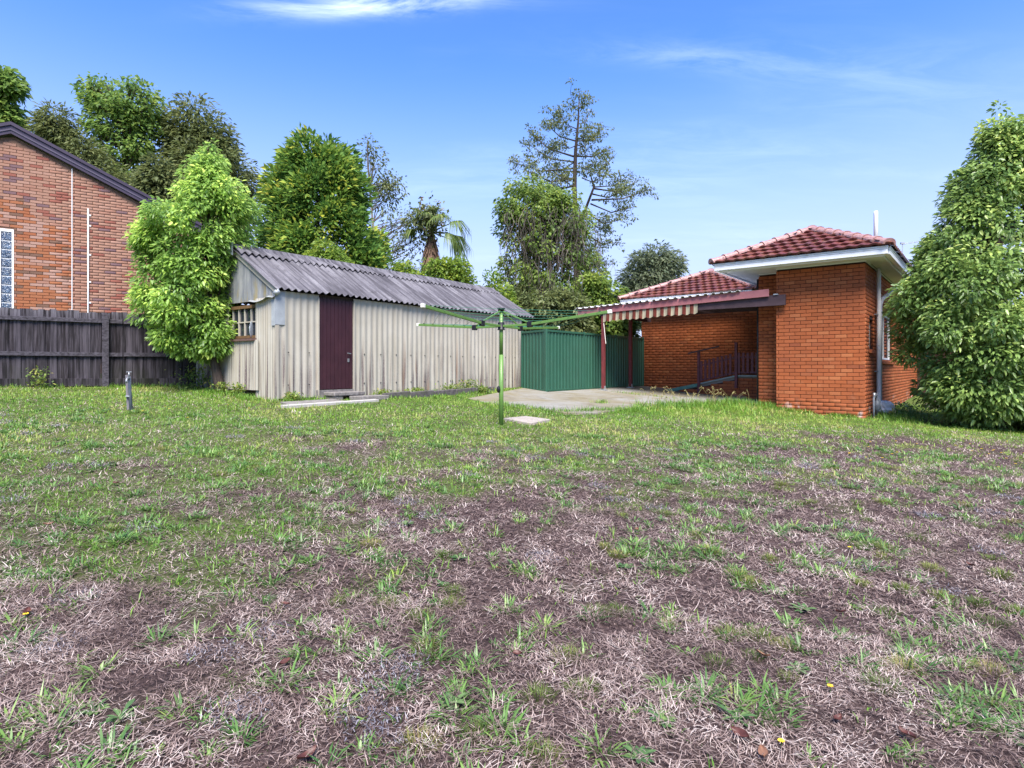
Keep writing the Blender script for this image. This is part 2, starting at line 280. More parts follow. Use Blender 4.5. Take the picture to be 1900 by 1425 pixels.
simple('white_concrete', (0.3750, 0.3600, 0.3375, 1), 0.9, 0.12, 22, dirt=(0.2475, 0.2250, 0.1950, 1))
simple('grey_kerb', (0.0975, 0.0863, 0.0900, 1), 0.92, 0.3, 12, dirt=(0.0675, 0.0750, 0.0375, 1))
simple('old_step', (0.1950, 0.1800, 0.1725, 1), 0.9, 0.25, 14, dirt=(0.0900, 0.0750, 0.0675, 1))
simple('rock', (0.22, 0.20, 0.18, 1), 0.9, 0.3, 8)
# ground: dead thatch over dark soil
k = NT('dry_turf'); geo = k.n('ShaderNodeNewGeometry'); p = geo.outputs['Position']
f1 = k.noise(p, 55, 8, 0.75); f2 = k.noise(p, 2.2, 6, 0.65); f3 = k.noise(p, 12, 6, 0.7); a = k.attr()
c = k.ramp(f1, [(0.30, (0.0148, 0.0099, 0.0107, 1)), (0.48, (0.0581, 0.0376, 0.0369, 1)), (0.60, (0.1214, 0.0842, 0.0778, 1)), (0.72, (0.2218, 0.1633, 0.1458, 1))])
c = k.mix(k.rng(f3, 0.47, 0.64, 0, 0.75), c, (0.0253, 0.0178, 0.0194, 1))
gr = k.ramp(f1, [(0.3, (0.0324, 0.0522, 0.0115, 1)), (0.55, (0.0864, 0.1334, 0.0269, 1)), (0.7, (0.1458, 0.1914, 0.0480, 1))])
c = k.mix(k.math('MULTIPLY', a, k.rng(f2, 0.25, 0.6, 0.45, 1.0)), c, gr)
M['dry_turf'] = k.set(c, 0.95, 0.1, 0, f1, 0.8, 0.02)
leafmat('thatch_blade', [(0, (0.055, 0.037, 0.036, 1)), (0.25, (0.140, 0.096, 0.088, 1)), (0.55, (0.285, 0.210, 0.190, 1)), (0.85, (0.44, 0.350, 0.320, 1)), (1, (0.58, 0.50, 0.46, 1))], 0.15, 0.7, 0.2)
leafmat('green_blade', [(0, (0.048, 0.115, 0.016, 1)), (0.3, (0.088, 0.195, 0.025, 1)), (0.6, (0.150, 0.270, 0.038, 1)), (0.85, (0.25, 0.325, 0.065, 1)), (1, (0.36, 0.33, 0.13, 1))], 0.35, 0.45, 0.35)
leafmat('crab_blade', [(0, (0.050, 0.115, 0.030, 1)), (0.5, (0.100, 0.195, 0.045, 1)), (0.85, (0.18, 0.275, 0.070, 1)), (1, (0.32, 0.34, 0.09, 1))], 0.3, 0.38, 0.5)
leafmat('fine_blade', [(0, (0.045, 0.080, 0.014, 1)), (0.5, (0.085, 0.125, 0.022, 1)), (0.85, (0.15, 0.175, 0.038, 1)), (1, (0.25, 0.20, 0.08, 1))], 0.3, 0.5, 0.3)
leafmat('weed_leaf', [(0, (0.045, 0.10, 0.035, 1)), (0.6, (0.085, 0.165, 0.055, 1)), (1, (0.15, 0.22, 0.08, 1))], 0.25, 0.5, 0.35)
leafmat('grey_straw', [(0, (0.07, 0.065, 0.085, 1)), (0.6, (0.17, 0.16, 0.195, 1)), (1, (0.36, 0.35, 0.38, 1))], 0.1, 0.7, 0.2)
leafmat('seed_head', [(0, (0.28, 0.25, 0.10, 1)), (1, (0.42, 0.36, 0.16, 1))], 0.3, 0.7, 0.2)
simple('dry_leaf', (0.085, 0.028, 0.022, 1), 0.5, 0.3, 25, 0.4)
simple('pale_dry_leaf', (0.19, 0.095, 0.06, 1), 0.6, 0.25, 25, 0.3)
simple('yellow_petal', (0.75, 0.50, 0.03, 1), 0.6, 0.05, 9)
simple('bark_dark', (0.070, 0.052, 0.043, 1), 0.9, 0.35, 14, stretch=(3, 3, .6), bstr=0.6)
simple('bark_grey', (0.16, 0.135, 0.12, 1), 0.9, 0.35, 10, stretch=(3, 3, .6), bstr=0.5)
simple('palm_skirt', (0.17, 0.105, 0.07, 1), 0.9, 0.35, 20)
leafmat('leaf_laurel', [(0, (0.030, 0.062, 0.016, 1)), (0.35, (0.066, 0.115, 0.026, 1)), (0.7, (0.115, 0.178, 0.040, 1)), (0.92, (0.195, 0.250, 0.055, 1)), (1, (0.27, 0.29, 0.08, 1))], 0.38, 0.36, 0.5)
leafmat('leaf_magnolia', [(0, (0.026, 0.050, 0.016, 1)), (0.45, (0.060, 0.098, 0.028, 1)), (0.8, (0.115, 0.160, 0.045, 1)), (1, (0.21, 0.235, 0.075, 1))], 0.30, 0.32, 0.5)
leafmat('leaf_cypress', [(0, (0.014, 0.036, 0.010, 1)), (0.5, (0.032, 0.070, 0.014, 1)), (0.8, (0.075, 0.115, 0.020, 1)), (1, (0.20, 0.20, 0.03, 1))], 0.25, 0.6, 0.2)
leafmat('leaf_olive', [(0, (0.038, 0.052, 0.018, 1)), (0.5, (0.080, 0.100, 0.036, 1)), (0.9, (0.135, 0.150, 0.058, 1)), (1, (0.19, 0.16, 0.075, 1))], 0.28, 0.5, 0.3)
leafmat('leaf_fresh', [(0, (0.050, 0.100, 0.025, 1)), (0.5, (0.10, 0.165, 0.038, 1)), (0.9, (0.18, 0.225, 0.05, 1)), (1, (0.22, 0.17, 0.07, 1))], 0.38, 0.45, 0.35)
leafmat('leaf_grevillea', [(0, (0.038, 0.050, 0.018, 1)), (0.5, (0.078, 0.098, 0.036, 1)), (0.85, (0.145, 0.160, 0.065, 1)), (1, (0.12, 0.065, 0.035, 1))], 0.25, 0.5, 0.3)
leafmat('leaf_vine', [(0, (0.045, 0.080, 0.020, 1)), (0.45, (0.095, 0.150, 0.032, 1)), (0.85, (0.19, 0.240, 0.050, 1)), (1, (0.28, 0.24, 0.06, 1))], 0.35, 0.45, 0.35)
leafmat('dead_vine', [(0, (0.075, 0.058, 0.05, 1)), (0.6, (0.15, 0.125, 0.11, 1)), (1, (0.24, 0.20, 0.18, 1))], 0.15, 0.8, 0.1)
leafmat('leaf_hedge', [(0, (0.055, 0.105, 0.020, 1)), (0.5, (0.12, 0.185, 0.030, 1)), (0.9, (0.23, 0.27, 0.04, 1)), (1, (0.30, 0.29, 0.06, 1))], 0.35, 0.45, 0.35)
leafmat('leaf_silver', [(0, (0.055, 0.075, 0.045, 1)), (0.5, (0.105, 0.130, 0.078, 1)), (1, (0.19, 0.20, 0.13, 1))], 0.28, 0.5, 0.3)
leafmat('leaf_palm', [(0, (0.040, 0.070, 0.020, 1)), (0.6, (0.085, 0.125, 0.030, 1)), (1, (0.15, 0.17, 0.06, 1))], 0.25, 0.45, 0.35)

# ------------------------------------------------------------------ mesh helpers
def arr_mesh(name, V, T, mat, rnd=None, smooth=False):
    """V (n,3), T (m,k) with k 3 or 4, rnd per vertex"""
    V = np.asarray(V, dtype=np.float32); T = np.asarray(T, dtype=np.int32); kf = T.shape[1]
    me = bpy.data.meshes.new(name); me.vertices.add(len(V)); me.vertices.foreach_set('co', V.ravel())
    me.loops.add(T.size); me.loops.foreach_set('vertex_index', T.ravel()); me.polygons.add(len(T))
    me.polygons.foreach_set('loop_start', np.arange(0, T.size, kf, dtype=np.int32))
    me.polygons.foreach_set('loop_total', np.full(len(T), kf, dtype=np.int32))
    if smooth: me.polygons.foreach_set('use_smooth', np.ones(len(T), dtype=bool))
    if rnd is not None:
        at = me.attributes.new('rnd', 'FLOAT', 'POINT'); at.data.foreach_set('value', np.asarray(rnd, dtype=np.float32))
    me.update(calc_edges=True); me.materials.append(M[mat] if isinstance(mat, str) else mat); return me
class MB:
    def __init__(s): s.v = []; s.f = []; s.r = []
    def add(s, vs, fs, r=0.0):
        o = len(s.v); s.v += [tuple(x) for x in vs]; s.f += [tuple(i+o for i in f) for f in fs]; s.r += [r]*len(vs); return s
    def hexa(s, p, r=0.0):   # 8 points: bottom 4 ccw, top 4 ccw
        return s.add(p, [(3, 2, 1, 0), (4, 5, 6, 7), (0, 1, 5, 4), (1, 2, 6, 5), (2, 3, 7, 6), (3, 0, 4, 7)], r)
    def obox(s, c, ax, ay, az, r=0.0):   # centre and three half-axis vectors
        c, ax, ay, az = map(Vector, (c, ax, ay, az))
        return s.hexa([c-ax-ay-az, c+ax-ay-az, c+ax+ay-az, c-ax+ay-az, c-ax-ay+az, c+ax-ay+az, c+ax+ay+az, c-ax+ay+az], r)
    def bar(s, a, b, w, h, r=0.0):       # rectangular bar from a to b, w across (horizontal), h in the other direction
        a, b = Vector(a), Vector(b); d = (b-a).normalized()
        up = Vector((0, 0, 1)) if abs(d.z) < 0.95 else Vector((0, 1, 0))
        x = d.cross(up).normalized(); y = x.cross(d).normalized()
        return s.obox((a+b)/2, (b-a)/2, x*w/2, y*h/2, r)
    def tube(s, pts, rad, n=8, cap=True, r=0.0):
        pts = [Vector(p) for p in pts]; rad = rad if isinstance(rad, (list, tuple)) else [rad]*len(pts)
        vs, fs = [], []; ref = None
        for i, p in enumerate(pts):
            d = (pts[min(i+1, len(pts)-1)]-pts[max(i-1, 0)]).normalized()
            if ref is None: ref = Vector((0, 0, 1)) if abs(d.z) < 0.9 else Vector((1, 0, 0))
            x = d.cross(ref).normalized(); y = x.cross(d).normalized(); ref = y
            for j in range(n):
                t = 2*math.pi*j/n; vs.append(p+x*math.cos(t)*rad[i]+y*math.sin(t)*rad[i])
        for i in range(len(pts)-1):
            for j in range(n):
                fs.append((i*n+j, i*n+(j+1) % n, (i+1)*n+(j+1) % n, (i+1)*n+j))
        if cap: fs.append(tuple(range(n))[::-1]); fs.append(tuple((len(pts)-1)*n+j for j in range(n)))
        return s.add(vs, fs, r)
    def mesh(s, name, mat, smooth=False):
        me = bpy.data.meshes.new(name); me.from_pydata(s.v, [], s.f)
        if any(s.r):
            at = me.attributes.new('rnd', 'FLOAT', 'POINT'); at.data.foreach_set('value', np.array(s.r, dtype=np.float32))
        me.materials.append(M[mat])
        if smooth: me.polygons.foreach_set('use_smooth', np.ones(len(me.polygons), dtype=bool))
        me.update(); return me
    def build(s, name, mat, parent=None, smooth=False, bevel=0.0):
        o = link(name, s.mesh(name, mat, smooth), parent)
        if bevel:
            m = o.modifiers.new('bevel', 'BEVEL'); m.width = bevel; m.segments = 2; m.limit_method = 'ANGLE'
        return o
def link(name, me, parent=None, mw=None):
    o = bpy.data.objects.new(name, me); COL.objects.link(o)
    if parent is not None:
        o.parent = parent
        o.matrix_parent_inverse = Matrix.Translation(-Vector(parent['_loc'])) if '_loc' in parent.keys() else Matrix.Identity(4)
    if mw is not None: o.matrix_basis = mw
    return o
EMPTIES = []
def thing(name, label, cat, loc, group=None):
    o = bpy.data.objects.new(name, None); COL.objects.link(o); o.location = loc; o.empty_display_size = 0.2
    o['label'] = label; o['category'] = cat; o['_loc'] = list(loc); EMPTIES.append(o)
    if group: o['group'] = group
    return o
def tag(o, label, cat, group=None, kind=None):
    o['label'] = label
    if cat: o['category'] = cat
    if group: o['group'] = group
    if kind: o['kind'] = kind
    return o

# ------------------------------------------------------------------ terrain
def sclamp(x, lo, hi, s):     # smooth clamp
    x = np.asarray(x, dtype=float); return lo + s*np.logaddexp(0, (x-lo)/s) - s*np.logaddexp(0, (x-hi)/s)
_perm = np.random.default_rng(3).random((256, 256))
def vnoise(x, y):
    x = np.asarray(x, dtype=float); y = np.asarray(y, dtype=float)
    xi = np.floor(x).astype(int); yi = np.floor(y).astype(int); fx = x-xi; fy = y-yi
    fx = fx*fx*(3-2*fx); fy = fy*fy*(3-2*fy); g = lambda a, b: _perm[a % 256, b % 256]
    return (g(xi, yi)*(1-fx)+g(xi+1, yi)*fx)*(1-fy)+(g(xi, yi+1)*(1-fx)+g(xi+1, yi+1)*fx)*fy
def fbm(x, y, o=4):
    t = 0; a = 0.5; x = np.asarray(x, dtype=float); y = np.asarray(y, dtype=float)
    for i in range(o): t = t+a*vnoise(x*2**i+17*i, y*2**i+31*i); a *= 0.5
    return t/(1-0.5**o)
def ground_base(x, y):
    return -0.0509*sclamp(x, -13, 13, 0.8)+0.0468*sclamp(y, -6, 21, 0.8)
def ground(x, y):
    return ground_base(x, y)+0.05*(fbm(np.asarray(x)*0.9+50, np.asarray(y)*0.9+50, 3)-0.5)+0.018*(fbm(np.asarray(x)*5+9, np.asarray(y)*5+9, 3)-0.5)
def gz(x, y): return float(ground(x, y))
def sstep(a, b, x):
    t = np.clip((np.asarray(x, dtype=float)-a)/(b-a), 0, 1); return t*t*(3-2*t)
def greenness(x, y):
    x = np.asarray(x, dtype=float); y = np.asarray(y, dtype=float)
    yb = np.where(x > 0, 7.4+0.55*x, 7.4+0.95*x); yb = np.clip(yb, 3.4, 11.5)
    n = fbm(x*0.9+3, y*0.9+7, 4)-0.5; n2 = fbm(x*3.1+13, y*3.1+1, 4)-0.5
    g = 0.78+(y-yb)/3.8+n*1.5+n2*1.9
    g = g-0.75*np.exp(-(((x+2.3)/1.5)**2+((y-7.3)/0.9)**2))-0.5*np.exp(-(((x+3.9)/0.9)**2+((y-5.4)/0.5)**2))
    g = g-0.6*np.exp(-(((x+5.6)/1.0)**2+((y-9.4)/0.5)**2))-0.5*np.exp(-(((x-4.6)/2.2)**2+((y-8.3)/1.0)**2))
    g = g+0.30*np.exp(-(((x+1.3)/0.9)**2+((y-3.4)/1.0)**2))+0.35*np.exp(-(((x-2.2)/0.5)**2+((y-4.4)/0.4)**2))+0.3*sstep(10.0, 11.5, y)
    return np.clip(g, 0, 1)
def axis(edges):
    out = []
    for a, b, s in edges: out += list(np.arange(a, b, s))
    return np.array(out+[edges[-1][1]])
gx = axis([(-1500, -300, 300), (-300, -60, 40), (-60, -24, 6), (-24, -12, 1.0), (-12, 12, 0.16), (12, 24, 1.0), (24, 60, 6), (60, 300, 40), (300, 1500, 300)])
gy = axis([(-1500, -300, 300), (-300, -60, 40), (-60, -6, 6), (-6, 0, 0.8), (0, 17, 0.14), (17, 30, 0.7), (30, 60, 6), (60, 300, 40), (300, 1500, 300)])
XX, YY = np.meshgrid(gx, gy); ZZ = ground(XX, YY)
nx, ny = len(gx), len(gy); ii = np.arange((ny-1)*(nx-1)); r0 = ii//(nx-1); c0 = ii % (nx-1); b0 = r0*nx+c0
far = np.clip((np.hypot(XX, YY)-17)/6, 0, 1)
gm = arr_mesh('ground', np.stack([XX, YY, ZZ], -1).reshape(-1, 3), np.stack([b0, b0+1, b0+nx+1, b0+nx], 1), 'dry_turf', np.maximum(greenness(XX, YY)*0.9, far).ravel(), True)
og = link('ground', gm); og['kind'] = 'structure'; og['label'] = 'patchy backyard lawn of dry turf and soil'

# ------------------------------------------------------------------ frames of reference
HO = Vector((6.32, 14.30, 0)); HA = Vector((0.7806, -0.6250, 0)); HB = Vector((0.6250, 0.7806, 0))     # house: along the front, back
def H(p, q, z=0.0): return HO+HA*p+HB*q+Vector((0, 0, z))
SO = Vector((-4.24, 10.84, 0)); SD = Vector((0.5950, 0.8037, 0)); SW = Vector((-0.8037, 0.5950, 0))     # shed: along, across (away)
def S(s, w, z=0.0): return SO+SD*s+SW*w+Vector((0, 0, z))
NO = Vector((-11.43, 13.50, 0)); ND = Vector((0.8192, 0.5736, 0)); NB = Vector((-0.5736, 0.8192, 0))    # neighbour's house
def NH(t, d, z=0.0): return NO+ND*t+NB*d+Vector((0, 0, z))
FO = Vector((-8.0, 11.77, 0)); FD = Vector((0.8090, 0.5878, 0)); FN = Vector((0.5878, -0.8090, 0))      # paling fence, FN faces the yard
UP = Vector((0, 0, 1))

# ------------------------------------------------------------------ brickwork
BL, BH, BJ = 0.24, 0.086, 0.010
NBL, NBH = 0.236, 0.0683
def brick_mesh(name, mat, L_=0.23, Hh=0.076, D=0.05, ch=0.004):
    x0, x1, z0, z1 = 0, L_, 0, Hh
    vs = [(x0, 0, z0), (x1, 0, z0), (x1, 0, z1), (x0, 0, z1), (x0, D-ch, z0), (x1, D-ch, z0), (x1, D-ch, z1), (x0, D-ch, z1),
          (x0+ch, D, z0+ch), (x1-ch, D, z0+ch), (x1-ch, D, z1-ch), (x0+ch, D, z1-ch)]
    fs = [(0, 1, 5, 4), (1, 2, 6, 5), (2, 3, 7, 6), (3, 0, 4, 7), (4, 5, 9, 8), (5, 6, 10, 9), (6, 7, 11, 10), (7, 4, 8, 11), (8, 9, 10, 11)]
    return MB().add(vs, [f[::-1] for f in fs]), fs
def wall_bricks(start, n, length, z0, z1, holes=(), top=None, BL=BL, BH=BH):
    """running bond; start is where local x = 0, local x runs along (n.y,-n.x). yields (x0, x1, z)"""
    rows = int((z1-z0)/BH); out = []
    for i in range(rows):
        z = z0+i*BH; x = -(BL/2 if i % 2 else 0)
        while x < length:
            a, b = max(x, 0), min(x+BL-BJ, length); x += BL
            if b-a < 0.03: continue
            segs = [(a, b)]
            for (ha, hb, hz0, hz1) in holes:
                if z+BH*0.7 > hz0 and z+0.01 < hz1:
                    ns = []
                    for (sa, sb) in segs:
                        if hb <= sa or ha >= sb: ns.append((sa, sb)); continue
                        if ha-sa > 0.03: ns.append((sa, ha))
                        if sb-hb > 0.03: ns.append((hb, sb))
                    segs = ns
            for (sa, sb) in segs:
                if top and z+BH > min(top(sa), top(sb)): continue
                out.append((sa, sb, z))
    return out
def wall_mat(start, n, x, z, sx=1.0):
    n = Vector(n); xd = Vector((n.y, -n.x, 0)); p = Vector(start)+xd*x
    m = Matrix(((xd.x*sx, n.x, 0, p.x), (xd.y*sx, n.y, 0, p.y), (0, 0, 1, z), (0, 0, 0, 1))); return m
def place_bricks(items, start, n, mesh, parent, off=-0.044):
    st = Vector(start)+Vector(n)*off
    for (a, b, z) in items:
        jit = random.uniform(-0.0015, 0.0015)
        link('brick', mesh, parent, wall_mat(st+Vector(n)*jit, n, a, z, (b-a)/0.23))
def join_bricks(groups, name, matname, parent, off=-0.044, Hh=0.076):
    mb, fs = brick_mesh('b', matname, Hh=Hh); base = np.array(mb.v); V = []; F = []; Rr = []; nn = 0; fa = np.array([f[::-1] for f in fs])
    for items, start, n in groups:
        n = Vector(n); xd = np.array((n.y, -n.x, 0)); na = np.array(n); st = np.array(Vector(start)+n*off)
        for (a, b, z) in items:
            q = base.copy(); sx = (b-a)/0.23
            P = st+np.outer(q[:, 0]*sx+a, xd)+np.outer(q[:, 1]+random.uniform(-.0015, .0015), na)+np.outer(q[:, 2]+z, (0, 0, 1))
            V.append(P); F.append(fa+nn); nn += len(P); Rr += [random.random()]*len(P)
    o = link(name, arr_mesh(name, np.concatenate(V), np.concatenate(F), matname, Rr), parent); o['kind'] = 'stuff'; return o
def slab_wall(mb, start, n, length, z0, z1, th=0.11, holes=()):
    """mortar core behind the brick faces, pierced by holes"""
    n = Vector(n); xd = Vector((n.y, -n.x, 0)); xs = sorted({0, length} | {h[0] for h in holes} | {h[1] for h in holes}); zs = sorted({z0, z1} | {h[2] for h in holes} | {h[3] for h in holes})
    for i in range(len(xs)-1):
        for j in range(len(zs)-1):
            cx, cz = (xs[i]+xs[i+1])/2, (zs[j]+zs[j+1])/2
            if any(h[0] < cx < h[1] and h[2] < cz < h[3] for h in holes): continue
            a, b = Vector(start)+xd*xs[i], Vector(start)+xd*xs[i+1]; m = -n*th
            mb.hexa([a+m+UP*zs[j], b+m+UP*zs[j], b+UP*zs[j], a+UP*zs[j], a+m+UP*zs[j+1], b+m+UP*zs[j+1], b+UP*zs[j+1], a+UP*zs[j+1]])
    return mb

# ------------------------------------------------------------------ brick house
house = thing('brick_house', 'orange brick bungalow with red tiled hip roofs and white eaves', 'house', H(0.9, 0, gz(7, 13.7)))
OB, _ = brick_mesh('brick', 'orange_brick'); OBM = OB.mesh('brick', 'orange_brick')
WZ0, WZ1 = 0.20, 3.70
nF, nL, nR = -HB, -HA, HA
side_holes = [(12-1.15, 12-0.55, 1.78, 2.46), (12-4.7, 12-2.35, 1.55, 2.75)]
w_front = slab_wall(MB(), H(1.835, 0.012), nF, 1.825, 0.0, 3.695).build('wall', 'brown_mortar', house)
w_left = slab_wall(MB(), H(0.012, 0.13), nL, 0.5, 0.0, 3.69).build('wall', 'brown_mortar', house)
w_pier = slab_wall(MB(), H(0.0, 0.612), nF, 0.572, 0.0, 3.69).build('wall', 'brown_mortar', house)
w_rec = slab_wall(MB(), H(-0.584, 3.312), nF, 4.57, 0.2, 3.46).build('wall', 'brown_mortar', house)
w_side = slab_wall(MB(), H(1.833, 12.0), nR, 11.86, -0.3, 3.69, 0.11, [(a, b, c_, d) for a, b, c_, d in side_holes]).build('wall', 'brown_mortar', house)
for a_, n_, l_, t_ in ((H(-5.15, 3.43), nL, 8.5, 3.45), (H(-0.57, 0.73), nL, 2.55, 3.6), (H(1.8, 11.9), HB, 6.9, 3.45)): slab_wall(MB(), a_, n_, l_, 0.2, t_).build('wall', 'brown_mortar', house)
items = wall_bricks(None, None, 1.845, WZ0, WZ1); items.sort(key=lambda t: -t[2]); indiv, rest = items[:300], items[300:]
place_bricks(indiv, H(1.845, 0), nF, OBM, w_front)
grp = [(rest, H(1.845, 0), nF)]
grp.append((wall_bricks(None, None, 0.6, WZ0, WZ1), H(0, 0), nL))
grp.append((wall_bricks(None, None, 0.584, WZ0, WZ1), H(0, 0.6), nF))
grp.append((wall_bricks(None, None, 4.58, 0.30, 3.46), H(-0.584, 3.3), nF))
grp.append((wall_bricks(None, None, 12.0, -0.05, WZ1, side_holes), H(1.845, 12.0), nR))
grp.append((wall_bricks(None, None, 6.0, 0.35, 3.46), H(-5.163, 3.3), nL))
join_bricks(grp, 'brickwork', 'orange_brick', house)
# weep vents in the recessed wall
for i, pp in enumerate((-4.50, -4.37, -4.24, -4.10, -2.55, -2.45)):
    MB().obox(H(pp, 3.298, 1.03), HA*0.008, HB*0.004, UP*0.04).build('vent_slot', 'black_plastic', house)
# side windows
def side_window(q0, q1, z0, z1, bar):
    fr = MB(); d = 0.09
    for (a, b, c_, e) in ((q0, q1, z0, z0+0.05), (q0, q1, z1-0.05, z1), (q0, q0+0.05, z0+0.05, z1-0.05), (q1-0.05, q1, z0+0.05, z1-0.05)):
        fr.obox(H(1.845-d, (a+b)/2, (c_+e)/2), HB*(b-a)/2, HA*0.02, UP*(e-c_)/2)
    if bar: fr.obox(H(1.845-d, (q0+q1)/2, (z0+z1)/2), HB*0.02, HA*0.018, UP*((z1-z0)/2-0.05))
    w = fr.build('window', 'white_paint', house)
    MB().obox(H(1.845-d-0.01, (q0+q1)/2, (z0+z1)/2), HB*(q1-q0)/2, HA*0.004, UP*(z1-z0)/2).build('pane', 'window_glass', w)
    s_ = MB()
    n = max(2, round((q1-q0+0.1)/0.12))
    for i in range(n):
        a = q0-0.05+(q1-q0+0.1)*i/n; b = q0-0.05+(q1-q0+0.1)*(i+1)/n-0.008
        c = [H(1.845-0.06, a, z0-0.07), H(1.845+0.06, a, z0-0.115), H(1.845+0.06, b, z0-0.115), H(1.845-0.06, b, z0-0.07),
             H(1.845-0.06, a, z0), H(1.845+0.06, a, z0-0.045), H(1.845+0.06, b, z0-0.045), H(1.845-0.06, b, z0)]
        s_.hexa(c, random.random())
    s_.build('sill', 'orange_brick', w)
side_window(0.55, 1.15, 1.78, 2.46, False); side_window(2.35, 4.7, 1.55, 2.75, True)

# eaves, gutters, soffits
def gutter(p0, p1, z0, z1, out, parent, ends=True):
    """quad gutter in front of a fascia from p0 to p1; out is the outward unit vector"""
    m = MB(); d = (p1-p0); L_ = d.length; d.normalize(); c = (p0+p1)/2
    hh = (z1-z0)
    m.obox(c+UP*(z0+hh*0.5)-out*0.075, d*(L_/2-0.07), out*0.018, UP*(hh*0.5))                    # fascia
    m.obox(c+UP*(z0+hh*0.40), d*(L_/2), out*0.055, UP*(hh*0.25))                                # body
    m.obox(c+UP*(z0+hh*0.74)+out*0.004, d*(L_/2+0.006), out*0.060, UP*(hh*0.085))              # ogee step
    m.obox(c+UP*(z0+hh*0.91)+out*0.010, d*(L_/2+0.012), out*0.066, UP*(hh*0.075))              # lip
    return m.build('gutter', 'white_paint', parent, bevel=0.006)
EZ = 3.68
gutter(H(-1.30, -0.50), H(2.33, -0.50), EZ, EZ+0.20, -HB, house)
gutter(H(2.30, -0.435), H(2.30, 11.9), EZ+0.001, EZ+0.199, HA, house)
gutter(H(-1.27, -0.435), H(-1.27, 3.0), EZ+0.001, EZ+0.199, -HA, house)
sf = MB(); sf.obox(H(0.515, 0.10, 3.708), HA*1.72, HB*0.53, UP*0.008); sf.obox(H(2.06, 6.27, 3.708), HA*0.175, HB*5.635, UP*0.008)
sf.obox(H(-0.9, 2.0, 3.708), HA*0.305, HB*1.365, UP*0.008); sf.build('soffit', 'white_soffit', house)
qd = MB(); qd.obox(H(0.9225, -0.012, 3.684), HA*0.925, HB*0.012, UP*0.014); qd.obox(H(1.857, 5.9, 3.684), HA*0.012, HB*5.9, UP*0.014); qd.obox(H(-0.29, 0.588, 3.684), HA*0.285, HB*0.012, UP*0.014); qd.build('eave_bead', 'white_paint', house)
MZ = 3.43
gutter(H(-5.66, 2.80), H(-1.40, 2.80), MZ, MZ+0.17, -HB, house)
gutter(H(-5.63, 2.865), H(-5.63, 9.0), MZ+0.001, MZ+0.169, -HA, house)
sf = MB(); sf.obox(H(-3.3, 3.07, 3.458), HA*2.28, HB*0.20, UP*0.008); sf.obox(H(-5.38, 6.1, 3.458), HA*0.20, HB*2.8, UP*0.008); sf.build('soffit', 'white_soffit', house)

# roof tiles
TW, TC = 0.235, 0.300
def tile_mesh():
    m = MB(); N_ = 8; vs = []
    for v_, lift in ((0.0, 0.062), (0.36, 0.012)):
        for i in range(N_+1):
            u = i/N_; h = 0.030*math.sin(math.pi*min(1, max(0, (u-0.28)/0.72)))**1.5+0.006*math.cos(2*math.pi*u)
            vs.append((u*TW*1.03, v_, lift+h))
    for i in range(N_+1): vs.append((vs[i][0], 0.004, vs[i][2]-0.045))
    fs = [(i, i+1, N_+1+i+1, N_+1+i) for i in range(N_)]+[(2*(N_+1)+i, 2*(N_+1)+i+1, i+1, i) for i in range(N_)]
    return m.add(vs, fs).mesh('roof_tile', 'terracotta_tile', smooth=False)
TM = tile_mesh()
def tile_face(o, ud, vd, width_fn, u_range, vmax, parent, individual, bag):
    """o: eave corner, ud along the eave, vd up the slope (unit), width_fn(u,v) says whether (u,v) lies in the face"""
    nrm = ud.cross(vd).normalized()
    if nrm.z < 0: nrm = -nrm
    row = 0; v_ = -0.05
    while v_ < vmax:
        u = u_range[0]-(TW/2 if row % 2 else 0)
        while u < u_range[1]:
            if width_fn(u+TW/2, v_+TC/2):
                P = o+ud*u+vd*v_+nrm*random.uniform(-0.003, 0.003)
                mw = Matrix(((ud.x, vd.x, nrm.x, P.x), (ud.y, vd.y, nrm.y, P.y), (ud.z, vd.z, nrm.z, P.z), (0, 0, 0, 1)))
                if individual: link('roof_tile', TM, parent, mw)
                else: bag.append(mw)
            u += TW
        v_ += TC; row += 1
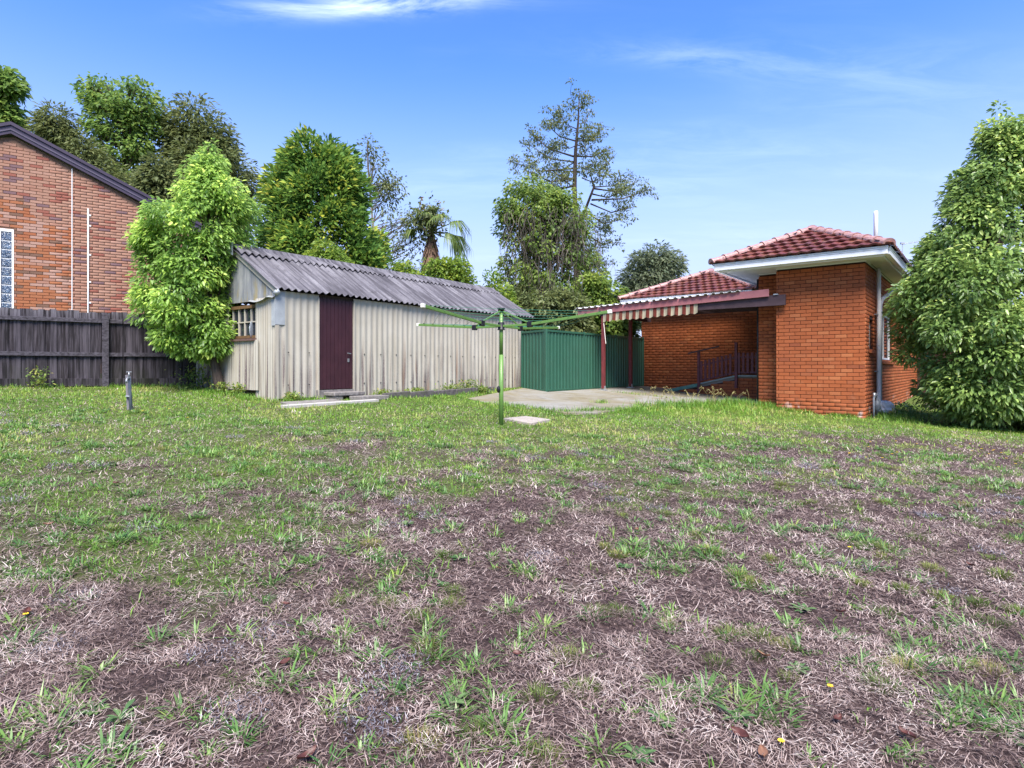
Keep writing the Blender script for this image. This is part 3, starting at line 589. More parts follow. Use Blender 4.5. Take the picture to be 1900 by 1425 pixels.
def hip_roof(E1, width, rise, back, ze, parent):
    """hip end: E1 eave corner (p,q), width along HA, ridge running back along HB"""
    half = width/2; e1 = H(E1[0], E1[1], ze); e2 = H(E1[0]+width, E1[1], ze); ap = H(E1[0]+half, E1[1]+half, ze+rise); rb = H(E1[0]+half, back, ze+rise)
    b1 = H(E1[0], back, ze); b2 = H(E1[0]+width, back, ze)
    m = MB(); m.add([e1, e2, ap, rb, b1, b2], [(0, 1, 2), (1, 5, 3, 2), (4, 0, 2, 3), (4, 3, 5), (0, 4, 5, 1)])
    roof = m.build('roof', 'terracotta_tile', parent)
    sl = math.hypot(half, rise); vf = (HB*half+UP*rise)/sl
    tile_face(e1, HA, vf, lambda u, v_: v_ < sl and u > v_/sl*half-0.02 and u < width-v_/sl*half+0.02, (0, width), sl, roof, True, None)
    bag = []; depth = back-E1[1]
    vl = (HA*half+UP*rise)/sl; tile_face(H(E1[0], back, ze), -HB, vl, lambda u, v_: v_ < sl and u < depth-v_/sl*half, (0, depth), sl, roof, False, bag)
    vr = (-HA*half+UP*rise)/sl; tile_face(e2, HB, vr, lambda u, v_: v_ < sl and u > v_/sl*half, (0, depth), sl, roof, False, bag)
    tv = np.array([v.co for v in TM.vertices]); tf = np.array([p.vertices[:] for p in TM.polygons]); V = []; F = []; Rr = []
    for i, mw in enumerate(bag):
        A = np.array(mw); V.append(tv @ A[:3, :3].T+A[:3, 3]); F.append(tf+i*len(tv)); Rr += [random.random()]*len(tv)
    o = link('side_tiles', arr_mesh('side_tiles', np.concatenate(V), np.concatenate(F), 'terracotta_tile', Rr), roof); o['kind'] = 'stuff'
    def caps(a, b):
        d = b-a; L_ = d.length; d.normalize(); side = d.cross(UP).normalized(); up = side.cross(d).normalized(); n = max(1, round(L_/0.36)); st = L_/n
        mbc = MB(); vs = []; N_ = 8
        for (x, rr, dz) in ((0, 0.128, 0.0), (0.035, 0.128, 0.0), (0.036, 0.112, 0.0), (st+0.04, 0.098, 0.0)):
            for j in range(N_+1):
                t = math.pi*(j/N_)*1.06-0.03*math.pi; vs.append((x, math.cos(t)*rr*1.15, math.sin(t)*rr*0.9-0.01))
        fs = [(r_*(N_+1)+j, r_*(N_+1)+j+1, (r_+1)*(N_+1)+j+1, (r_+1)*(N_+1)+j) for r_ in range(3) for j in range(N_)]+[tuple(range(N_+1))]
        cm = mbc.add(vs, fs).mesh('ridge_cap', 'ridge_capping')
        for i in range(n):
            P = a+d*(st*i)+up*0.035
            link('ridge_cap', cm, roof, Matrix(((d.x, side.x, up.x, P.x), (d.y, side.y, up.y, P.y), (d.z, side.z, up.z, P.z), (0, 0, 0, 1))))
        bed = MB(); bed.bar(a+up*0.02, b+up*0.02, 0.2, 0.05); bed.build('bedding', 'brown_mortar', roof)
    caps(e1, ap); caps(e2, ap); caps(ap, rb)
    return roof
hip_roof((-1.36, -0.57), 3.72, 0.89, 11.5, 3.885, house)
hip_roof((-5.72, 2.74), 4.55, 0.985, 9.0, 3.60, house)
# vent pipe, aerial
MB().tube([H(1.66, 3.0, 4.15), H(1.66, 3.0, 5.36), H(1.66, 3.0, 5.42)], [0.052, 0.052, 0.045], 12).build('vent_pipe', 'pvc_white', house, True)
ae = MB(); ae.tube([H(1.76, 8.0, 4.1), H(1.76, 8.0, 5.36)], 0.012, 6); ae.obox(H(1.76, 8.0, 5.38), (0.06, 0, 0), (0, 0.03, 0), (0, 0, 0.03))
ap_ = H(1.76, 8.0, 5.36); ae.tube([ap_, ap_+Vector((0.75, 0, 0.10))], 0.008, 5)
for i in range(4): ae.tube([ap_+Vector((0.2+0.17*i, -0.22, 0.03+0.022*i)), ap_+Vector((0.2+0.17*i, 0.22, 0.03+0.022*i))], 0.004, 4)
ae.build('aerial', 'galvanised', house)
# downpipes
MB().tube([H(1.93, 1.38, 3.70), H(1.93, 1.38, 3.55), H(1.93, 1.38, 0.45), H(1.96, 1.36, 0.30)], 0.046, 10).build('downpipe', 'pvc_white', house, True)
MB().tube([H(2.26, 3.3, 3.68), H(2.2, 3.25, 3.5), H(1.95, 1.75, 3.0), H(1.92, 1.66, 2.85), H(1.92, 1.62, 0.28)], 0.048, 10).build('downpipe', 'dusty_pipe', house, True)
for z in (1.25, 2.6):
    MB().obox(H(1.885, 1.5, z), HA*0.05, HB*0.2, UP*0.012).build('pipe_bracket', 'galvanised', house)
MB().tube([H(-0.64, 0.75, 0.45), H(-0.64, 0.75, 3.6)], 0.035, 8).build('downpipe', 'dark_pipe', house, True)

# gas meter pipes beside the wall
gm_ = thing('gas_meter', 'dark grey gas meter pipes standing at the brick corner beside the downpipes', 'gas meter', H(2.0, 0.3, gz(7.9, 13.3)))
MB().tube([H(1.98, 0.22, 0.1), H(1.98, 0.22, 0.66), H(1.98, 0.30, 0.70)], 0.022, 8).build('riser', 'meter_grey', gm_, True)
MB().tube([H(1.98, 0.28, 0.70), H(1.98, 0.72, 0.72)], 0.02, 8).build('top_pipe', 'meter_grey', gm_, True)
MB().tube([H(1.98, 0.30, 0.66), H(1.98, 0.30, 0.78)], [0.035, 0.03], 8).build('valve', 'tap_metal', gm_, True)
MB().tube([H(1.98, 0.70, 0.76), H(1.98, 0.70, 0.60), H(1.98, 0.70, 0.58), H(1.98, 0.70, 0.40), H(1.98, 0.70, 0.36), H(1.98, 0.70, 0.24)], [0.02, 0.025, 0.07, 0.075, 0.03, 0.02], 10).build('regulator', 'meter_grey', gm_, True)
# plastic bag tied round the downpipe foot
def crumple(name, c, rx, ry, rz, mat, parent=None, seed=1, amp=0.28, n=14):
    rg = np.random.default_rng(seed); m = MB(); vs = []; fs = []
    for i in range(n+1):
        th = math.pi*i/n
        for j in range(n*2):
            ph = math.pi*j/n; q = 1+amp*(rg.random()-0.5)*math.sin(th)
            vs.append((c[0]+rx*q*math.sin(th)*math.cos(ph), c[1]+ry*q*math.sin(th)*math.sin(ph), c[2]+rz*q*math.cos(th)))
    w = n*2
    for i in range(n):
        for j in range(w): fs.append((i*w+j, i*w+(j+1) % w, (i+1)*w+(j+1) % w, (i+1)*w+j))
    return m.add(vs, fs).build(name, mat, parent)
bag = thing('plastic_bag', 'crumpled white and yellow plastic bag wrapped round the foot of the downpipe', 'bag', H(2.05, 1.5, gz(8.6, 14.2)))
crumple('wrap', H(2.04, 1.50, 0.40), 0.19, 0.13, 0.16, 'bag_plastic', bag, 3, 0.6, 8); crumple('flap', H(2.16, 1.52, 0.30), 0.10, 0.06, 0.09, 'bag_yellow', bag, 5, 0.7, 6)
for i, (p_, q_, rr, lb) in enumerate(((2.75, 5.4, 0.20, 'smaller grey rock lying by the house wall left of the big rock'), (2.95, 7.2, 0.34, 'larger pale grey rock lying by the house wall under the tree'))):
    P = H(p_, q_); rk = crumple('rock', (P.x, P.y, gz(P.x, P.y)+rr*0.2), rr*1.3, rr, rr*0.6, 'rock', None, 11+i, 0.22, 8); tag(rk, lb, 'rock', 'rocks by the house wall')

# ------------------------------------------------------------------ pergola, awning valance
per = thing('pergola', 'flat patio roof with faded red fascia on two maroon posts', 'pergola', H(-4.65, -0.12, gz(2.6, 17)))
for (p_, q_) in ((-4.65, -0.12), (-4.70, 1.62)):
    P = H(p_, q_); zb = gz(P.x, P.y)+0.02
    po = MB().obox(P+UP*(zb+0.06+2.82)*0.5, HA*0.045, HB*0.045, UP*((2.82-zb-0.06)/2)).build('post', 'maroon_post', per, bevel=0.004)
    ft = MB(); ft.obox(P+UP*(zb+0.012), HA*0.10, HB*0.07, UP*0.012)
    for s_ in (-1, 1): ft.obox(P+UP*(zb+0.075)+HA*0.051*s_, HA*0.004, HB*0.035, UP*0.055)
    ft.build('post_foot', 'galvanised', po)
MB().obox(H(-2.25, -0.12, 2.935), HA*2.49, HB*0.035, UP*0.125).build('beam', 'dark_beam', per, bevel=0.004)
MB().obox(H(-4.69, 1.45, 2.92), HA*0.03, HB*1.53, UP*0.10).build('beam', 'dark_beam', per, bevel=0.004)
MB().obox(H(0.03, -0.135, 3.073), HA*0.05, HB*0.05, UP*0.012).build('bracket', 'galvanised', per)
def fz(p_): return 2.955+(p_+5.45)/5.34*0.165
cuts = [-5.45, -4.3, -3.05, -1.75, -0.11]
for a, b in zip(cuts[:-1], cuts[1:]):
    a2, b2 = a+0.001, b-0.001; hz = 0.088
    MB().hexa([H(a2, -0.225, fz(a2)-hz), H(b2, -0.225, fz(b2)-hz), H(b2, -0.190, fz(b2)-hz), H(a2, -0.190, fz(a2)-hz), H(a2, -0.225, fz(a2)+hz), H(b2, -0.225, fz(b2)+hz), H(b2, -0.190, fz(b2)+hz), H(a2, -0.190, fz(a2)+hz)]).build('fascia_board', 'faded_fascia', per, bevel=0.003)
# ribbed roof sheets, ends showing above the fascia
m_ = []
p0 = -5.52
while p0 < -0.75:
    p1 = min(p0+0.79, -0.0); m = MB(); vs = []; xs = []
    x = p0
    while x < p1-1e-6:
        for dx, hh in ((0, 0), (0.055, 0), (0.075, 0.032), (0.135, 0.032), (0.155, 0)):
            if x+dx <= p1+1e-6: xs.append((x+dx, hh))
        x += 0.2
    for q_ in (-0.30, 2.6):
        for (x, hh) in xs: vs.append(H(x, q_, fz(x)+0.100+hh+(q_+0.3)*0.035))
    n = len(xs)
    for q_ in (-0.30, 2.6):
        for (x, hh) in xs: vs.append(H(x, q_, fz(x)+0.094+hh+(q_+0.3)*0.035))
    fs = [(i, i+1, n+i+1, n+i) for i in range(n-1)]+[(2*n+i+1, 2*n+i, 3*n+i, 3*n+i+1) for i in range(n-1)]+[(i+1, i, 2*n+i, 2*n+i+1) for i in range(n-1)]
    m.add(vs, fs).build('roof_sheet', 'zinc_sheet', per); p0 += 0.8
for i in range(9):
    q_ = 0.15+i*0.28
    if q_ < 2.5: MB().obox(H(-2.7, q_, 2.99), HA*1.95, HB*0.022, UP*0.045).build('rafter', 'dark_beam', per)
MB().tube([H(-4.60, -0.19, 2.60), H(-4.52, -0.21, 2.02)], 0.009, 6).build('hanging_rod', 'cap_white', per)
val = MB(); npair = 27; P0, P1 = -4.62, -1.86
for i in range(npair):
    sub = 6
    for j in range(sub):
        a = P0+(P1-P0)*(i+j/sub)/npair; b = P0+(P1-P0)*(i+(j+1)/sub)/npair
        w = lambda x: -0.185-0.020-0.018*math.sin(x*2*math.pi/0.205+0.4)-0.012*math.sin(x*7)
        bot = lambda x: fz(x)-0.33+0.014*math.cos(x*2*math.pi/0.205)-0.01*math.sin(x*5)
        top = lambda x: fz(x)-0.02
        vs = [H(a, w(a)*1.0, bot(a)), H(b, w(b), bot(b)), H(b, -0.180, top(b)), H(a, -0.180, top(a)), H(a, w(a)+0.012, bot(a)), H(b, w(b)+0.012, bot(b)), H(b, -0.176, top(b)), H(a, -0.176, top(a))]
        val.add(vs, [(0, 1, 2, 3), (5, 4, 7, 6), (0, 4, 5, 1)], float(i % 2))
tag(val.build('awning_valance', 'striped_canvas'), 'red and cream striped canvas awning valance hanging under the patio roof edge', 'awning')

# ------------------------------------------------------------------ ramp
RQ = 2.2
rp = thing('access_ramp', 'brick sided access ramp with maroon picket handrail along the house wall', 'ramp', H(-2.7, RQ, gz(5.5, 17.7)))
pA, pB, pC, pS = -2.738, -1.652, -0.62, -3.843
def rz(p_):
    if p_ < pA: return 0.652+(p_-pS)/(pA-pS)*(0.885-0.652)
    if p_ < pB: return 0.885+(p_-pA)/(pB-pA)*(1.130-0.885)
    return 1.130
for (a, b) in ((pS, pA), (pA, pB), (pB, pC)):
    MB().hexa([H(a, RQ+0.05, rz(a)-0.12), H(b-0.002, RQ+0.05, rz(b)-0.12), H(b-0.002, 3.27, rz(b)-0.12), H(a, 3.27, rz(a)-0.12), H(a, RQ+0.05, rz(a)-0.02), H(b-0.002, RQ+0.05, rz(b)-0.02), H(b-0.002, 3.27, rz(b)-0.02), H(a, 3.27, rz(a)-0.02)]).build('deck', 'concrete', rp)
for (a, b, mt, hh) in ((pS, pA, 'ramp_green', 0.10), (pA, pB, 'ramp_edge', 0.045), (pB, pC, 'ramp_edge', 0.045)):
    MB().hexa([H(a, RQ-0.02, rz(a)-hh), H(b-.002, RQ-0.02, rz(b)-hh), H(b-.002, RQ+0.045, rz(b)-hh), H(a, RQ+0.045, rz(a)-hh), H(a, RQ-0.02, rz(a)), H(b-.002, RQ-0.02, rz(b)), H(b-.002, RQ+0.045, rz(b)), H(a, RQ+0.045, rz(a))]).build('edge_board', mt, rp, bevel=0.003)
core = MB(); core.hexa([H(pS+0.4, RQ+0.03, 0.3), H(pC, RQ+0.03, 0.3), H(pC, 3.2, 0.3), H(pS+0.4, 3.2, 0.3), H(pS+0.4, RQ+0.03, 0.60), H(pC, RQ+0.03, 0.60), H(pC, 3.2, 0.60), H(pS+0.4, 3.2, 0.60)])
for (a, b) in ((pS+0.6, pA), (pA, pB), (pB, pC)):
    core.hexa([H(a, RQ+0.031, 0.59), H(b, RQ+0.031, 0.59), H(b, 3.19, 0.59), H(a, 3.19, 0.59), H(a, RQ+0.031, rz(a)-0.125), H(b, RQ+0.031, rz(b)-0.125), H(b, 3.19, rz(b)-0.125), H(a, 3.19, rz(a)-0.125)])
rw = core.build('ramp_wall', 'brown_mortar', rp)
its = wall_bricks(None, None, 2.9, 0.36, 1.10, top=lambda x: rz(pC-x)-0.045)
place_bricks(its, H(pC, RQ+0.018), nF, OBM, rw)
MB().obox(H(pA, RQ-0.055, (0.58+1.84)/2), HA*0.035, HB*0.03, UP*(1.26/2)).build('post', 'maroon_rail', rp)
MB().obox(H(pB, RQ-0.055, (0.76+2.06)/2), HA*0.035, HB*0.03, UP*(1.30/2)).build('post', 'maroon_rail', rp)
MB().bar(H(pA-0.30, RQ-0.11, 1.765), H(pA+0.62, RQ-0.11, 1.955), 0.04, 0.04).build('handrail', 'dark_beam', rp)
MB().bar(H(pA, RQ-0.05, 1.39), H(pB, RQ-0.05, 1.635), 0.03, 0.045).build('rail', 'maroon_rail', rp); MB().bar(H(pA, RQ-0.05, 0.955), H(pB, RQ-0.05, 1.20), 0.03, 0.045).build('rail', 'maroon_rail', rp)
MB().bar(H(pB, RQ-0.05, 1.635), H(pC, RQ-0.05, 1.635), 0.03, 0.045).build('rail', 'maroon_rail', rp); MB().bar(H(pB, RQ-0.05, 1.20), H(pC, RQ-0.05, 1.20), 0.03, 0.045).build('rail', 'maroon_rail', rp)
for i in range(17):
    p_ = pA+0.085+i*0.121
    if p_ > pC-0.02: break
    zt = rz(p_)
    if abs(p_-pB) < 0.05: continue
    MB().obox(H(p_, RQ-0.078, zt+0.34), HA*0.033, HB*0.009, UP*0.29).build('picket', 'maroon_rail', rp)

# ------------------------------------------------------------------ patio slabs (flush with the lawn)
patio = bpy.data.objects.new('patio', None); COL.objects.link(patio); patio['kind'] = 'structure'; patio['label'] = 'stained concrete patio between lawn, fence and house'; patio['_loc'] = [2.0, 14.0, 0.6]; patio.location = (2.0, 14.0, 0.6); EMPTIES.append(patio)
def slab(pts, name, mat, parent=None, top=0.025, thick=0.12, res=None):
    m = MB(); n = len(pts); zt = [float(ground_base(x, y))+top for x, y in pts]
    vs = [(x, y, z) for (x, y), z in zip(pts, zt)]+[(x, y, z-thick) for (x, y), z in zip(pts, zt)]
    fs = [tuple(range(n))]+[(i, n+i, n+(i+1) % n, (i+1) % n) for i in range(n)]
    return m.add(vs, fs).build(name, mat, parent, bevel=0.006)
def hp(p_, q_): v = H(p_, q_); return (v.x, v.y)
slab([(-0.95, 12.92), (-0.49, 12.17), (0.60, 11.47), (2.08, 13.72), (0.92, 15.62), (0.30, 16.5)], 'slab', 'concrete', patio)
slab([(0.62, 11.44), (0.96, 11.17), (1.65, 11.46), (2.35, 12.35), (2.74, 12.94), (3.0, 13.3), (2.10, 13.70)], 'slab', 'concrete', patio, 0.03)
slab([(2.10, 13.73), (3.02, 13.32), (4.06, 14.08), (4.7, 14.72), hp(-1.9, 1.0), hp(-5.06, 1.0), (0.94, 15.60)], 'slab', 'concrete', patio, 0.026)
slab([(4.73, 14.71), (5.3, 15.15), hp(-0.62, 0.7), hp(-0.62, 3.2), hp(-1.9, 3.2), hp(-1.88, 1.0)], 'slab', 'concrete', patio, 0.024)
slab([hp(-5.06, 1.012), hp(-1.91, 1.012), hp(-1.91, 3.2), hp(-5.06, 3.2)], 'slab', 'concrete', patio, 0.025)
tag(slab([(-0.14, 9.90), (0.24, 10.33), (0.65, 10.06), (0.30, 9.46)], 'paving_slab', 'pale_concrete', None, 0.035, 0.08), 'square pale concrete slab set in the grass beside the clothesline pole', 'slab')

# ------------------------------------------------------------------ green steel fence
fen = thing('steel_fence', 'dark green ribbed steel fence between the shed and the brick house', 'fence', (0.89, 15.72, 0.69))
F1 = Vector((0.29, 16.70, 0)); F2 = Vector((0.892, 15.72, 0)); F3 = H(-5.10, 3.28)
def steel_panel(a, b, z0, z1, n, name='panel'):
    d = b-a; L_ = d.length; d.normalize(); xs = []; x = 0.0
    while x < L_:
        for dx, h in ((0, 0), (0.070, 0), (0.082, 0.022), (0.112, 0.022), (0.124, 0.0), (0.128, 0.004), (0.132, 0)):
            if x+dx <= L_: xs.append((x+dx, h))
        x += 0.155
    xs.append((L_, 0)); vs = []
    for z in (z0, z1):
        for (x, h) in xs: vs.append(a+d*x+n*h+UP*z)
    k_ = len(xs); MB().add(vs, [(i, i+1, k_+i+1, k_+i) for i in range(k_-1)]).build(name, 'green_steel', fen)
def facing(a, b):
    d = (b-a).normalized(); n = Vector((d.y, -d.x, 0)); return n if n.dot(-(a+b)/2) > 0 else -n
for (a, b, npan) in ((F1, F2, 1), (F2, F3, 3)):
    n = facing(a, b); d = (b-a).normalized()
    for i in range(npan):
        pa, pb = a.lerp(b, i/npan), a.lerp(b, (i+1)/npan)
        zg = (gz(pa.x, pa.y)+gz(pb.x, pb.y))/2
        z0 = 0.69; z1 = 2.345
        steel_panel(pa+d*0.02, pb-d*0.02, z0+0.04, z1-0.02, n)
        for zz in (z0+0.045, z1-0.03):
            MB().obox((pa+pb)/2+n*0.012+UP*zz, (pb-pa)/2-d*0.026, n*0.022, UP*0.028).build('rail', 'green_steel', fen, bevel=0.004)
    for i in range(npan+1):
        if i == 0 and npan == 3: continue
        pa = a.lerp(b, i/npan); wd = 0.045 if (npan == 1 and i == 1) else 0.022
        MB().obox(pa+n*0.008+UP*(0.62+2.36)/2, d*wd, n*0.03, UP*(2.36-0.62)/2).build('post', 'green_steel', fen, bevel=0.004)

# ------------------------------------------------------------------ shed
shed = thing('garden_shed', 'old corrugated cement sheet shed with grey gabled roof and maroon door', 'shed', S(0, 0, 0.72))
SZ0, SEZ, SRZ, SWD, SL = 0.70, 2.73, 3.67, 2.9, 7.6
def corr(a, d, up, n, width, h0, h1, pitch, amp, mat, name, parent, seg=8, th=0.006, ph=0.0):
    """corrugated sheet: a corner, d along, up, n normal; wave in n along d"""
    nseg = max(2, int(width/pitch*seg)); vs = []
    for lay in (0, -th):
        for hh in (h0, h1):
            for i in range(nseg+1):
                x = width*i/nseg; vs.append(a+d*x+up*hh+n*(amp*math.cos(2*math.pi*(x+ph)/pitch)+lay))
    k_ = nseg+1
    # edge strips get vertices of their own so that the sheet's shading stays even
    fs = [(i, i+1, k_+i+1, k_+i) for i in range(nseg)]
    mb = MB().add(vs[:2*k_], fs).add(vs[2*k_:4*k_], [f[::-1] for f in fs])
    v4 = vs[:4*k_]
    mb.add(v4, [(i+1, i, 2*k_+i, 2*k_+i+1) for i in range(nseg)]).add(v4, [(k_+i, k_+i+1, 3*k_+i+1, 3*k_+i) for i in range(nseg)]).add(v4, [(0, k_, 3*k_, 2*k_)]).add(v4, [(k_-1, 3*k_-1, 4*k_-1, 2*k_-1)])
    return mb.build(name, mat, parent, smooth=True)
nf, ne = -SW, -SD     # front faces -SW, visible end faces -SD
D0, D1 = 0.86, 1.69
corr(S(0.0, 0), SD, UP, nf, D0, 0.775, 2.74, 0.146, 0.009, 'cement_sheet', 'wall_sheet', shed)
x = D1; i = 0; sheetw = (SL-D1)/6
for i in range(6):
    corr(S(D1+i*sheetw, 0)+nf*(0.004*(i % 2)), SD, UP, nf, sheetw+0.03*(i < 5), 0.70+random.uniform(-0.01, 0.03), 2.74, 0.146, 0.009, 'cement_sheet', 'wall_sheet', shed, ph=i*sheetw)
# end wall
corr(S(0, 0.0)+ne*0.05, SW, UP, ne, 0.66, 0.70, 2.63, 0.0762, 0.0045, 'cement_sheet', 'wall_sheet', shed)
corr(S(0, 0.50)+ne*0.085, SW, UP, ne, 1.10, 0.92, 1.86, 0.0762, 0.0045, 'cement_sheet', 'wall_sheet', shed)
corr(S(0, 1.60)+ne*0.06, SW, UP, ne, 1.30, 0.86, 2.60, 0.0762, 0.0045, 'cement_sheet', 'wall_sheet', shed)
inner = MB(); inner.hexa([S(0.03, 0.04, 0.5), S(0.03, SWD-.04, 0.5), S(0.06, SWD-.04, 0.5), S(0.06, 0.04, 0.5), S(0.03, 0.04, 1.86), S(0.03, SWD-.04, 1.86), S(0.06, SWD-.04, 1.86), S(0.06, 0.04, 1.86)])
inner.hexa([S(0.05, 0.05, 0.45), S(SL, 0.05, 0.45), S(SL, 0.09, 0.45), S(0.05, 0.09, 0.45), S(0.05, 0.05, 0.86), S(SL, 0.05, 0.86), S(SL, 0.09, 0.86), S(0.05, 0.09, 0.86)])
inner.hexa([S(0.05, 0.06, 2.66), S(SL, 0.06, 2.66), S(SL, 0.10, 2.66), S(0.05, 0.10, 2.66), S(0.05, 0.06, 2.76), S(SL, 0.06, 2.76), S(SL, 0.10, 2.76), S(0.05, 0.10, 2.76)])
inner.build('gap_shade_board', 'bark_dark', shed)  # dark boards behind the sheets stand in for shade in the gaps
bk = MB(); bk.hexa([S(0, SWD-0.02, 0.5), S(SL, SWD-0.02, 0.5), S(SL, SWD, 0.5), S(0, SWD, 0.5), S(0, SWD-0.02, 2.74), S(SL, SWD-0.02, 2.74), S(SL, SWD, 2.74), S(0, SWD, 2.74)]); bk.build('back_wall', 'cement_sheet', shed)
for s_, t_ in ((0.0, 0.02), (SL, -0.02)):
    ge = MB(); ge.add([S(s_, 0.02, 2.60), S(s_, SWD-0.02, 2.60), S(s_, SWD-0.02, 2.76), S(s_, SWD/2, 3.60), S(s_, 0.02, 2.76), S(s_+t_, 0.02, 2.60), S(s_+t_, SWD-0.02, 2.60), S(s_+t_, SWD-0.02, 2.76), S(s_+t_, SWD/2, 3.60), S(s_+t_, 0.02, 2.76)], [(0, 1, 2, 3, 4), (9, 8, 7, 6, 5), (0, 5, 6, 1), (1, 6, 7, 2), (2, 7, 8, 3), (3, 8, 9, 4), (4, 9, 5, 0)]).build('gable_panel', 'gable_panel', shed)

fe = MB(); fe.hexa([S(SL-0.02, 0.02, 0.5), S(SL, 0.02, 0.5), S(SL, SWD-.02, 0.5), S(SL-.02, SWD-.02, 0.5), S(SL-0.02, 0.02, 2.6), S(SL, 0.02, 2.6), S(SL, SWD-.02, 2.6), S(SL-.02, SWD-.02, 2.6)]); fe.build('end_wall', 'gable_sheet', shed)
# barge boards, apron flashing, corner flashing
sl_ = math.hypot(SWD/2+0.12, SRZ-SEZ)
for sgn in (0, 1):
    wa = -0.02 if not sgn else SWD+0.02
    MB().bar(S(-0.025, wa, 2.71), S(-0.025, SWD/2, 3.60), 0.03, 0.085).build('barge_board', 'gable_sheet', shed)
ap = MB(); pts = [(-0.03, 2.595), (-0.08, 2.60), (-0.13, 2.57)]
vs = []
for w_ in np.linspace(-0.02, 0.78, 9):
    for (s_, z_) in pts: vs.append(S(s_, w_, z_+0.02*math.sin(w_*9)+0.03*(w_ < 0.2)))
ap.add(vs, [(r_*3+j, r_*3+j+1, r_*3+j+4, r_*3+j+3) for r_ in range(8) for j in range(2)]).build('apron_flashing', 'galvanised', shed, True)
fl = MB(); fl.hexa([S(-0.068, -0.004, 2.12), S(-0.068, -0.015, 2.12), S(0.13, -0.015, 2.12), S(0.13, -0.010, 2.12), S(-0.068, -0.004, 2.72), S(-0.068, -0.015, 2.72), S(0.13, -0.015, 2.72), S(0.13, -0.010, 2.72)])
fl.hexa([S(-0.071, 0.10, 2.10), S(-0.071, -0.016, 2.10), S(-0.066, -0.016, 2.10), S(-0.066, 0.10, 2.10), S(-0.071, 0.10, 2.58), S(-0.071, -0.016, 2.58), S(-0.066, -0.016, 2.58), S(-0.066, 0.10, 2.58)])
fl.build('corner_flashing', 'pale_flashing', shed)
MB().tube([S(-0.08, -0.03, 2.66), S(-0.06, -0.05, 2.70), S(-0.02, -0.08, 2.73)], [0.05, 0.055, 0.05], 8).build('gutter_stub', 'galvanised', shed, True)
MB().obox(S(-0.030, -0.004, 1.41), SD*0.034, SW*0.012, UP*0.70).build('corner_post', 'cement_sheet', shed)
# door
dr = MB().obox(S((D0+D1)/2, 0.03, 1.80), SD*((D1-D0)/2-0.012), SW*0.012, UP*0.885).build('door', 'maroon_door', shed)
nb = 9; bw = (D1-D0-0.03)/nb
for i in range(nb):
    a = D0+0.015+i*bw
    MB().obox(S(a+bw/2, 0.010, 1.80+random.uniform(-.004, .004)), SD*(bw/2-0.004), SW*0.009, UP*0.882).build('board', 'maroon_door', dr, bevel=0.003)
MB().tube([S(D1-0.10, -0.005, 1.62), S(D1-0.10, -0.05, 1.62), S(D1-0.19, -0.05, 1.63)], 0.010, 6).build('handle', 'tap_metal', dr)
MB().obox(S(D1-0.13, -0.004, 1.49), SD*0.02, SW*0.008, UP*0.035).build('lock_plate', 'tap_metal', dr)
MB().obox(S((D0+D1)/2, 0.05, 0.78), SD*((D1-D0)/2+0.05), SW*0.06, UP*0.125).build('door_sill', 'old_step', shed)
MB().obox(S(D0-0.01, 0.0, 1.72), SD*0.012, SW*0.025, UP*0.97).build('door_jamb', 'gable_sheet', shed); MB().obox(S(D1+0.01, 0.0, 1.72), SD*0.012, SW*0.025, UP*0.97).build('door_jamb', 'gable_sheet', shed)
# window in the end wall
W0, W1, WB, WT = 0.68, 1.56, 1.90, 2.53
wf = MB()
for (a, b, c_, e) in ((W0, W1, WB, WB+0.05), (W0, W1, WT-0.06, WT)): wf.obox(S(0.0, (a+b)/2, (c_+e)/2), SW*(b-a)/2, SD*0.03, UP*(e-c_)/2)
win = wf.build('window', 'bare_timber', shed)
gb = MB()
for (a, b, c_, e) in ((W0, W0+0.02, WB+.05, WT-.06), (W0+0.20, W0+0.225, WB+.05, WT-.06), (W0+0.43, W0+0.455, WB+.05, WT-.06), (W0+0.64, W0+0.665, WB+.05, WT-.06), (W1-0.02, W1, WB+.05, WT-.06), (W0+.02, W1-.02, 2.20, 2.222)):
    gb.obox(S(0.01, (a+b)/2, (c_+e)/2), SW*(b-a)/2, SD*(0.016 if b-a < 0.1 else 0.013), UP*(e-c_)/2)
gb.build('glazing_bar', 'gable_sheet', win)
MB().obox(S(0.028, (W0+W1)/2, (WB+WT)/2), SW*(W1-W0)/2, SD*0.003, UP*(WT-WB)/2).build('pane', 'window_glass', win)
crumple('curtain', S(0.02, W0+0.20, 2.06), 0.015, 0.14, 0.17, 'curtain', win, 8, 0.1)
MB().hexa([S(-0.13, W0-0.06, 1.845), S(0.03, W0-0.06, 1.86), S(0.03, W1+0.06, 1.86), S(-0.13, W1+0.06, 1.845), S(-0.13, W0-0.06, 1.885), S(0.03, W0-0.06, 1.90), S(0.03, W1+0.06, 1.90), S(-0.13, W1+0.06, 1.885)]).build('sill', 'sill_timber', win)
# bolts in the front sheets
bo = MB()
for z in (1.02, 1.62):
    for s_ in np.arange(0.2, SL, 0.44):
        if D0-0.05 < s_ < D1+0.05: continue
        bo.tube([S(s_, -0.010, z), S(s_, -0.026, z)], 0.011, 6)
bo.build('bolts', 'dark_pipe', shed)
